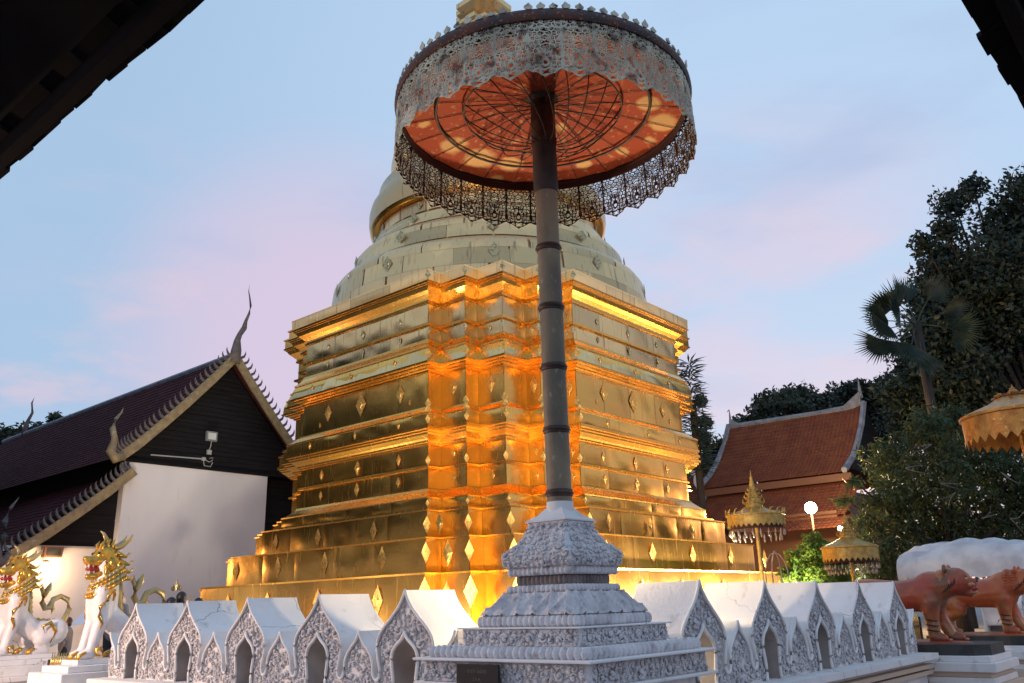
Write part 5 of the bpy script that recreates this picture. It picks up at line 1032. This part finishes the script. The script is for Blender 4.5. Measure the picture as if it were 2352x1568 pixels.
# ================================================================== STATUES
def flame(mb, base, d1, tip, r0): mb.tube([base, tuple((Vector(base) + Vector(d1))), tip], [r0, r0 * .7, .006], 6)
def make_lion(label):
    # faces local +X, stands with straight forelegs, haunches low behind
    t = empty('lion_statue', (0, 0, 0), label, 'statue', 'guardian lions at the left gateway')
    b = MB()
    for s in (-1, 1):
        y = s * .15
        capsule(b, (.12, y, 1.0), (.10, y, .62), .155, .13); capsule(b, (.10, y, .62), (.22, y, .16), .12, .085); capsule(b, (.22, y, .12), (.36, y, .09), .09, .075)
        capsule(b, (-.72, s * .2, .42), (-.42, s * .24, .30), .24, .15); capsule(b, (-.42, s * .24, .30), (-.55, s * .24, .1), .13, .08); capsule(b, (-.55, s * .24, .09), (-.30, s * .24, .08), .08, .07)
    capsule(b, (.05, 0, 1.02), (.02, 0, .72), .25, .22); capsule(b, (.02, 0, .72), (-.36, 0, .44), .20, .19); capsule(b, (-.36, 0, .44), (-.72, 0, .38), .19, .25)
    capsule(b, (.03, 0, 1.05), (.0, 0, 1.32), .22, .19); capsule(b, (.0, 0, 1.32), (.06, 0, 1.50), .19, .20)
    o = b.build('body', LIONW, t); remesh(o, .024, 3)
    h = MB(); h.ball((.08, 0, 1.56), (.21, .19, .20), 14, 9); h.ball((.20, 0, 1.50), (.20, .15, .10), 12, 8); h.ball((.30, 0, 1.50), (.15, .12, .085), 12, 8); h.ball((.41, 0, 1.53), (.05, .07, .05), 10, 6)
    for s in (-1, 1): h.ball((.20, s * .10, 1.60), (.07, .06, .07), 10, 6); h.ball((.02, s * .17, 1.45), (.12, .07, .13), 10, 6)
    h.ball((.12, 0, 1.30), (.15, .13, .08), 12, 8); capsule(h, (.12, 0, 1.29), (.34, 0, 1.26), .085, .055)
    o = h.build('head', LIONG, t); remesh(o, .018, 2)
    j = MB(); j.ball((.24, 0, 1.375), (.17, .085, .045), 12, 6); j.build('mouth', MOUTH, t, smooth=True)
    for s in (-1, 1):
        e = MB(); e.ball((.255, s * .125, 1.615), .026, 8, 6); e.build('eye', BLK, t, smooth=True)
        for x, z, up in ((.37, 1.44, -1), (.30, 1.44, -1), (.36, 1.30, 1), (.28, 1.31, 1)):
            q = MB(); q.tube([(x, s * .06, z), (x, s * .06, z + .055 * up)], [.018, .003], 5); q.build('tooth', TOOTH, t)
    # horns, mane flames, crest
    q = MB(); q.tube([(.10, 0, 1.72), (.10, 0, 1.84), (.16, 0, 1.93), (.22, 0, 1.97)], [.05, .04, .025, .006], 7); q.build('horn', LIONC, t, smooth=True)
    for s in (-1, 1): q = MB(); q.tube([(-.02, s * .08, 1.70), (-.14, s * .10, 1.74), (-.26, s * .11, 1.84), (-.30, s * .11, 1.93)], [.055, .045, .03, .005], 7); q.build('horn', LIONC, t, smooth=True)
    for k, (x, z) in enumerate(((-.10, 1.62), (-.16, 1.50), (-.19, 1.38), (-.21, 1.27))):
        for s in (-.7, .0, .7):
            e_ = 1 if s == 0 else .55; q = MB(); q.tube([(x + .08, s * .18, z), (x - .04, s * .20, z - .04), (x - .04 - .13 * e_, s * .2, z - .05), (x - .04 - .22 * e_, s * .2, z + .02)], [.055, .04, .02, .003], 6); q.build('mane_flame', LIONC if s == 0 else LIONG, t, smooth=True)
    for s in (-1, 1):
        for x, z in ((.20, 1.70), (.10, 1.73), (.02, 1.72)): q = MB(); q.tube([(x, s * .07, z - .04), (x + .01, s * .09, z + .05), (x - .03, s * .09, z + .12)], [.04, .03, .004], 5); q.build('crest_flame', LIONG, t)
        for k, (x, z, r_) in enumerate(((.0, 1.43, .14), (.03, 1.36, .11), (-.05, 1.5, .12))):
            q = MB(); q.tube([(x + r_ * math.cos(a), s * (.18 + .012 * k), z + r_ * math.sin(a)) for a in np.linspace(-1.9, 1.7, 9)], [.01, .03, .036, .036, .034, .03, .026, .018, .006], 6); q.build('cheek_scroll', LIONG, t, smooth=True)
        # shoulder and leg scrolls
        q = MB(); q.tube([(.02 - .0 + .10 * math.cos(a) * (1 - .1 * i), s * .315 if i < 7 else s * .30, .93 + .11 * math.sin(a)) for i, a in enumerate(np.linspace(-.6, 3.6, 10))], [.008, .02, .028, .032, .032, .03, .03, .028, .02, .01], 6)
        q.tube([(-.08 + .16, s * .285, .90), (.20, s * .27, .80), (.19, s * .26, .66), (.13, s * .25, .55), (.17, s * .24, .40)], [.02, .03, .03, .024, .004], 6); q.build('leg_scroll', LIONG, t, smooth=True)
        q = MB(); q.tube([(-.55, s * .38, .22), (-.62, s * .40, .42), (-.5, s * .40, .58), (-.36, s * .38, .52), (-.42, s * .38, .40)], [.01, .035, .04, .03, .006], 6); q.build('leg_scroll', LIONG, t, smooth=True)
        for x0, yy in ((.34, s * .15), (-.28, s * .24)):
            for d in (-.05, 0, .05): q = MB(); q.tube([(x0 - .02, yy + d, .13), (x0 + .06, yy + d, .10), (x0 + .10, yy + d, .03)], [.03, .028, .012], 6); q.build('claw', LIONG, t, smooth=True)
        q = MB(); q.tube([(.05, s * .22, .12), (.10, s * .25, .19), (.18, s * .25, .17), (.16, s * .25, .09), (.09, s * .25, .08)], [.012, .03, .034, .025, .008], 6); q.build('ankle_scroll', LIONG, t, smooth=True)
    for k in range(4):        # scaled collar bands, sloping from nape to chest
        pts = []; z0 = 1.33 - k * .065; rx = .215 + .018 * k
        for a in np.linspace(0, 2 * PI, 28, endpoint=False): pts.append((.02 + rx * math.cos(a), (rx + .0) * math.sin(a), z0 - .16 * math.cos(a) - .02))
        q = MB(); q.tube(pts, [.036 + .008 * math.sin(i * PI) for i in range(28)], 6, closed=True); c_ = q.build('collar_band', LIONG if k % 2 else LIONC, t, smooth=True)
        for i in range(0, 28):
            p = Vector(pts[i]); nrm = Vector((p.x - .02, p.y, 0)).normalized(); s_ = MB(); s_.ball(p + nrm * .026, (.022, .026, .034), 6, 4); s_.build('scale', LIONG if k % 2 else LIONC, c_, smooth=True)
    q = MB(); pts = [(-.19, 0, 1.16), (-.22, 0, 1.0), (-.24, 0, .80), (-.27, 0, .64), (-.50, 0, .60), (-.74, 0, .60)]; q.tube(pts, [.04, .05, .055, .055, .05, .04], 6)
    for i in range(12): x = i / 11 * (len(pts) - 1); a = int(min(x, len(pts) - 2)); f_ = x - a; p = Vector(pts[a]) * (1 - f_) + Vector(pts[a + 1]) * f_; q.ball(p + Vector((-.03, 0, .02)), .045, 6, 4)
    q.build('spine_ridge', LIONC, t, smooth=True)
    q = MB(); q.tube([(-.84, 0, .45), (-.98, 0, .62), (-1.06, 0, .82), (-1.0, 0, 1.0), (-.85, 0, 1.06), (-.70, 0, 1.0), (-.64, 0, .86), (-.55, 0, .84), (-.48, 0, .95), (-.50, 0, 1.08), (-.58, 0, 1.2), (-.62, 0, 1.32)], [.07, .06, .055, .055, .05, .055, .06, .055, .055, .06, .06, .008], 8); q.tube([(-.50, 0, 1.1), (-.44, 0, 1.2), (-.46, 0, 1.27)], [.045, .04, .006], 6); q.tube([(-.66, 0, .92), (-.72, 0, .82), (-.70, 0, .74)], [.05, .035, .006], 6)
    q.build('tail', LIONC, t, smooth=True)
    q = MB(); q.box((-.15, 0, .0), (1.25, .62, .07)); q.build('statue_base', WHITE, t)
    return t
lion = make_lion('nearer white and gold guardian lion beside the end of the arcaded wall')
lion.location = (5.85, 12.95, .78); lion.rotation_euler = (0, 0, PI)
lion.scale = (.86, .84, .92)
l2 = copy_tree(lion, (5.85, 16.25, .78), PI + .12, label='farther white and gold guardian lion with open red mouth in front of the wall lamp')
def stepped(name, x, y, tiers, label, group, rz=0, mts=None):
    t = empty(name, (x, y, 0), label, 'pedestal', group, rz)
    for i, (wx, wy, z0, z1) in enumerate(tiers):
        mb = MB(); mb.box((0, 0, (z0 + z1) / 2), (wx, wy, z1 - z0)); o = mb.build('step', (mts[i] if mts else WHITE), t); bv = o.modifiers.new('b', 'BEVEL'); bv.width = .012; bv.segments = 2
    return t
WARMLIT = MATS['warm_lit_moulding']  # same painted warm light, for the tiger pedestal steps
tl_ = [(1.9, 1.25, 0, .42), (1.98, 1.33, .42, .50), (1.75, 1.1, .50, .66), (1.5, .86, .66, .745)]
stepped('lion_pedestal', 6.0, 12.95, tl_, 'white stepped pedestal under the nearer golden lion', 'lion pedestals')
stepped('lion_pedestal', 6.0, 16.25, tl_, 'white stepped pedestal under the farther golden lion', 'lion pedestals')
def make_tiger(label, mb_, head_mt, coat, maned):
    t = empty('tiger_statue', (0, 0, 0), label, 'statue', 'tiger statues flanking the right gateway'); b = MB()
    capsule(b, (.36, 0, .66), (0, 0, .64), .255, .225, 14); capsule(b, (0, 0, .64), (-.42, 0, .69), .225, .225, 14); b.ball((-.50, 0, .70), (.22, .19, .21), 14, 9); b.ball((.38, 0, .66), (.27, .215, .29), 14, 9)
    capsule(b, (.44, 0, .76), (.68, 0, .79), .225, .185, 12)
    for s in (-1, 1):
        f0 = .10 if s > 0 else -.02; y = s * .12
        capsule(b, (.42, y, .56), (.42 + f0 * .5, y, .34), .135, .105); capsule(b, (.42 + f0 * .5, y, .34), (.44 + f0 * 1.4, y, .09), .10, .078); capsule(b, (.44 + f0 * 1.4, y, .06), (.55 + f0 * 1.4, y, .05), .08, .07)
        g0 = -.05 if s > 0 else .12
        capsule(b, (-.50, y, .60), (-.40 + g0, y, .40), .175, .12); capsule(b, (-.40 + g0, y, .40), (-.60 + g0, y, .24), .10, .07); capsule(b, (-.60 + g0, y, .24), (-.55 + g0, y, .07), .055, .058); capsule(b, (-.55 + g0, y, .055), (-.45 + g0, y, .05), .062, .05)
    o = b.build('body', coat, t); remesh(o, .024, 3)
    for s in (-1, 1):
        f0 = .10 if s > 0 else -.02; g0 = -.05 if s > 0 else .12; y = s * .12; q = MB(); capsule(q, (.425 + f0 * .6, y, .30), (.44 + f0 * 1.4, y, .09), .094, .083); o = q.build('foreleg_paint', TIGL, t); remesh(o, .02, 2)
        q = MB(); capsule(q, (-.59 + g0, y, .22), (-.55 + g0, y, .08), .064, .068); o = q.build('hindleg_paint', TIGL, t); remesh(o, .02, 2)
    h = MB(); h.ball((.77, 0, .82), (.21, .185, .20), 14, 9); capsule(h, (.86, 0, .81), (.93, 0, .785), .12, .098, 12); h.ball((.84, 0, .90), (.10, .10, .06), 10, 6); h.ball((1.01, 0, .82), (.04, .055, .035), 10, 6); capsule(h, (.80, 0, .70), (.93, 0, .655), .08, .055, 10)
    for s in (-1, 1): h.ball((.70, s * .12, .95), (.05, .03, .055), 8, 6); h.ball((.86, s * .085, .755), (.07, .05, .06), 8, 6); h.ball((.89, s * .07, .87), (.05, .045, .035), 8, 6)
    o = h.build('head', head_mt, t); remesh(o, .014, 2)
    q = MB(); q.ball((.95, 0, .72), (.095, .062, .040), 10, 6); q.build('mouth', MOUTH, t, smooth=True)
    q = MB(); q.ball((1.035, 0, .825), (.022, .036, .024), 8, 6); q.build('nose', BLK, t, smooth=True)
    q = MB(); q.ball((.955, 0, .665), (.075, .060, .030), 10, 6); q.build('chin_paint', TIGL, t, smooth=True)
    for s in (-1, 1):
        q = MB(); q.ball((.955, s * .055, .775), (.065, .045, .036), 10, 6); q.build('muzzle_paint', TIGL, t, smooth=True)
        q = MB(); q.ball((.68, s * .135, 1.0), (.035, .055, .065), 10, 6); q.build('ear', head_mt, t, smooth=True)
        for k in range(4): q = MB(); q.tube([(.80 - k * .04, s * (.165 - .004 * k), .88 - .03 * k), (.79 - k * .045, s * (.190 - .004 * k), .82 - .04 * k), (.76 - k * .05, s * .182, .76 - .03 * k)], [.003, .010, .003], 5); q.build('cheek_stripe', BLK, t)
        q = MB(); q.tube([(.88, s * .075, .905), (.93, s * .10, .885), (.95, s * .085, .86)], [.006, .012, .004], 5); q.build('brow_line', BLK, t)
    for s in (-1, 1):
        e = MB(); e.ball((.928, s * .096, .855), .024, 8, 6); e.build('eye', mat('yellow_eye', (.5, .35, .05), .3), t, smooth=True)
        for x, z, u in ((.99, .735, -1), (.955, .69, 1), (.93, .73, -1)): q = MB(); q.tube([(x, s * .04, z), (x, s * .04, z + .04 * u)], [.012, .002], 5); q.build('tooth', TOOTH, t)
        for x0 in ((.58 if s < 0 else .74), (-.50 if s > 0 else -.33)):
            for d in (-.03, 0, .03): q = MB(); q.ball((x0 + .02, s * .12 + d, .03), (.03, .016, .02), 6, 5); q.build('claw', TIGL, t, smooth=True)
        for k in range(3):
            f0 = .10 if s > 0 else -.02; z = .30 - k * .07; x = .42 + f0 * .5 + (.34 - z) / .25 * (.02 + f0 * .9); q = MB(); q.tube([(x + .098 * math.cos(a), s * .12 + .098 * math.sin(a), z + .01 * math.sin(a * 2)) for a in np.linspace(.3, 2.6, 7) * s], [.003, .008, .011, .011, .011, .008, .003], 5); q.build('stripe', BLK, t)
    if maned:
        for k in range(26):
            a = 2 * PI * k / 26; 
            for ring in range(2):
                x = .66 - ring * .09; rr = .155 + ring * .01; q = MB(); q.tube([(x + .02, rr * math.cos(a), .81 + rr * math.sin(a)), (x - .05, (rr + .04) * math.cos(a), .81 + (rr + .04) * math.sin(a)), (x - .10, (rr + .03) * math.cos(a + .1), .81 + (rr + .03) * math.sin(a + .1))], [.024, .02, .003], 5); q.build('mane_tuft', coat, t)
    else:
        q = MB(); q.ball((.60, 0, .80), (.15, .19, .20), 16, 10); o = q.build('mane', TIGY, t, smooth=True); remesh(o, .03, 1)
    q = MB(); q.tube([(-.68, 0, .70), (-.82, 0, .60), (-.86, 0, .38), (-.82, .05, .22), (-.90, .08, .12)], [.05, .042, .036, .032, .01], 7); q.build('tail', coat, t, smooth=True)
    q = MB(); q.ball((.1, 0, -.02), (.80, .33, .06), 20, 6); q.build('rock_base', coat, t, smooth=True)
    return t
t1 = make_tiger('nearer red brown tiger statue with ochre neck at the end of the white wall', None, TIG, TIG, False); t1.location = (13.75, 4.28, .70); t1.rotation_euler = (0, 0, -PI / 2 + .06); t1.scale = (1.03, 1.12, 1.0)
t2 = make_tiger('farther orange tiger statue with ruffled mane and open jaws', None, TIGO, TIGO, True); t2.location = (16.4, 3.85, .70); t2.rotation_euler = (0, 0, -PI / 2); t2.scale = (.98, 1.1, 1.0)
for (x, y, lab) in ((13.75, 3.95, 'black topped white pedestal under the nearer tiger'), (16.4, 3.8, 'black topped white pedestal under the farther tiger')):
    tt = [(1.5, 2.0, 0, .10), (1.42, 1.92, .10, .20), (1.3, 1.82, .20, .28), (1.22, 1.74, .28, .35), (1.36, 1.9, .35, .47), (1.24, 1.78, .47, .55)]
    p = stepped('tiger_pedestal', x, y, tt, lab, 'tiger pedestals', mts=[WHITE, WARMLIT, WHITE, WARMLIT, WHITE, WHITE])
    mb = MB(); c_ = .18; wx, wy = .56, .86; mb.prism([(-wx, -wy + c_), (-wx + c_, -wy), (wx - c_, -wy), (wx, -wy + c_), (wx, wy - c_), (wx - c_, wy), (-wx + c_, wy), (-wx, wy - c_)], 2, .55, .69); mb.build('black_plinth', BLACK, p)
# ================================================================== GATES with gold spikes
def gate(loc, rz, n, label):
    t = empty('spiked_gate', loc, label, 'gate', 'low gold spiked gates', rz); w_ = n * .085
    for z in (.05, .40): mb = MB(); mb.box((w_ / 2, 0, z), (w_ + .1, .04, .04)); mb.build('rail', IRON, t)
    sp = MB(); sp.lathe([(.018, -.02), (.018, .36), (.026, .40), (.020, .44), (.030, .48), (.004, .66)], (0, 0, 0), 8); spm = sp.mesh('spike', mat('polished_gold', (.75, .5, .18), .25, .9), True)
    for k in range(n): link('spike', spm, t, (.04 + k * .085, 0, 0))
    ov = MB(); ov.tube([(.06 * math.cos(a), 0, .12 * math.sin(a)) for a in np.linspace(0, 2 * PI, 14, endpoint=False)], .014, 5, closed=True); ovm = ov.mesh('oval', MATS['polished_gold'], True)
    for k in range(int(w_ / .17)): link('oval', ovm, t, (.1 + k * .17, -.03, -.16))
    for x in (-.03, w_ + .03): mb = MB(); mb.box((x, 0, .1), (.05, .05, .9)); mb.build('gate_post', IRON, t)
    return t
gate((6.05, 15.1, .20), -PI / 2, 18, 'low gate of gold spikes between the two golden lions')
gate((14.5, 4.7, .45), 0, 16, 'low gate of gold spikes between the two tigers')
# white stair flank inside the court, seen between the lions
r = empty('stair_parapet', (10.5, 24.5, 0), 'white sloping stair parapet standing between the lions and the hall', 'parapet')
mb = MB(); mb.prism([(-2.2, 0), (1.9, 0), (1.9, 1.9), (1.2, 1.95), (-.2, 1.25), (-2.2, 1.05)], 0, -.2, .2); mb.build('parapet_wall', WALLW, r)
mb = MB(); mb.tube([(-.22, -1.0, .75), (-.22, -.55, .98), (-.22, -.1, .75)], .02, 5); mb.build('arch_line', mat('pinkish_line', (.5, .4, .4), .8), r)
r.rotation_euler = (0, 0, -.9)
# ================================================================== PEOPLE behind the wall
def person(loc, rz, h, label, shirt, hair=HAIR):
    t = empty('person', (loc[0], loc[1], 0), label, 'person', None, rz); k = h / 1.7; b = MB()
    S_ = lambda p: tuple(x * k for x in p)
    b.ball(S_((.0, 0, 1.585)), (.085 * k, .075 * k, .115 * k), 14, 9); b.ball(S_((.07, 0, 1.55)), (.03 * k, .035 * k, .04 * k), 8, 6); b.ball(S_((.092, 0, 1.575)), (.016 * k, .012 * k, .022 * k), 6, 5)
    capsule(b, S_((0, 0, 1.50)), S_((-.01, 0, 1.40)), .052 * k, .06 * k)
    capsule(b, S_((0, -.12, 1.36)), S_((0, .12, 1.36)), .085 * k, .085 * k); capsule(b, S_((0, 0, 1.30)), S_((0, 0, .98)), .14 * k, .13 * k)
    for s in (-1, 1):
        b.ball(S_((0, s * .078, 1.57)), (.02 * k, .012 * k, .03 * k), 6, 5)
        capsule(b, S_((0, s * .19, 1.36)), S_((-.02, s * .24, 1.08)), .05 * k, .04 * k); capsule(b, S_((-.02, s * .24, 1.08)), S_((.06, s * .24, .84)), .038 * k, .028 * k); capsule(b, S_((.06, s * .24, .84)), S_((.08, s * .24, .77)), .03 * k, .02 * k)
        for q in range(4): capsule(b, S_((.08, s * .24 + (q - 1.5) * .016, .77)), S_((.09, s * .24 + (q - 1.5) * .017, .70)), .009 * k, .007 * k, 6)
        capsule(b, S_((.09, s * .22, .80)), S_((.12, s * .215, .75)), .010 * k, .008 * k, 6)
        capsule(b, S_((0, s * .09, .92)), S_((.01, s * .09, .50)), .085 * k, .055 * k); capsule(b, S_((.01, s * .09, .50)), S_((-.01, s * .09, .08)), .052 * k, .036 * k); capsule(b, S_((-.02, s * .09, .04)), S_((.14, s * .10, .03)), .04 * k, .03 * k)
    o = b.build('body', SKIN, t); remesh(o, .014 * k, 2)
    q = MB(); q.ball(S_((-.018, 0, 1.615)), (.095 * k, .088 * k, .105 * k), 14, 9); q.ball(S_((-.05, 0, 1.56)), (.055 * k, .08 * k, .09 * k), 12, 8); o = q.build('hair', hair, t); remesh(o, .014, 2)
    q = MB(); capsule(q, S_((0, -.14, 1.35)), S_((0, .14, 1.35)), .10 * k, .10 * k); capsule(q, S_((0, 0, 1.32)), S_((0, 0, .94)), .165 * k, .16 * k)
    for s in (-1, 1): capsule(q, S_((0, s * .19, 1.36)), S_((-.015, s * .225, 1.18)), .068 * k, .065 * k)
    o = q.build('shirt', shirt, t); remesh(o, .02, 3)
    q = MB()
    for s in (-1, 1): capsule(q, S_((0, s * .09, .92)), S_((.01, s * .09, .50)), .105 * k, .075 * k); capsule(q, S_((.01, s * .09, .50)), S_((-.01, s * .09, .12)), .075 * k, .06 * k)
    o = q.build('trousers', TROUS, t); remesh(o, .02, 3)
for (px, py, d, h, rz, lab, sh, hr_) in ((418, 1360, 15.5, None, .9, 'taller dark haired person behind the white wall beside another', 0, HAIR), (392, 1373, 15.2, None, 2.6, 'shorter dark haired person beside the taller one behind the wall', 1, HAIR),
    (272, 1352, 17.5, None, 3.6, 'dark haired person standing behind the tail of the nearer lion', 2, HAIR), (157, 1418, 18, None, 2.5, 'brown haired child behind the farther lion tail', 2, HAIRB), (455, 1374, 17.5, None, 3.3, 'person nearly hidden behind the wall ridge at the stupa corner', 1, HAIR)):
    p = at(px, py, d); person(p, rz, p[2], lab, SHIRTS[sh], hr_)
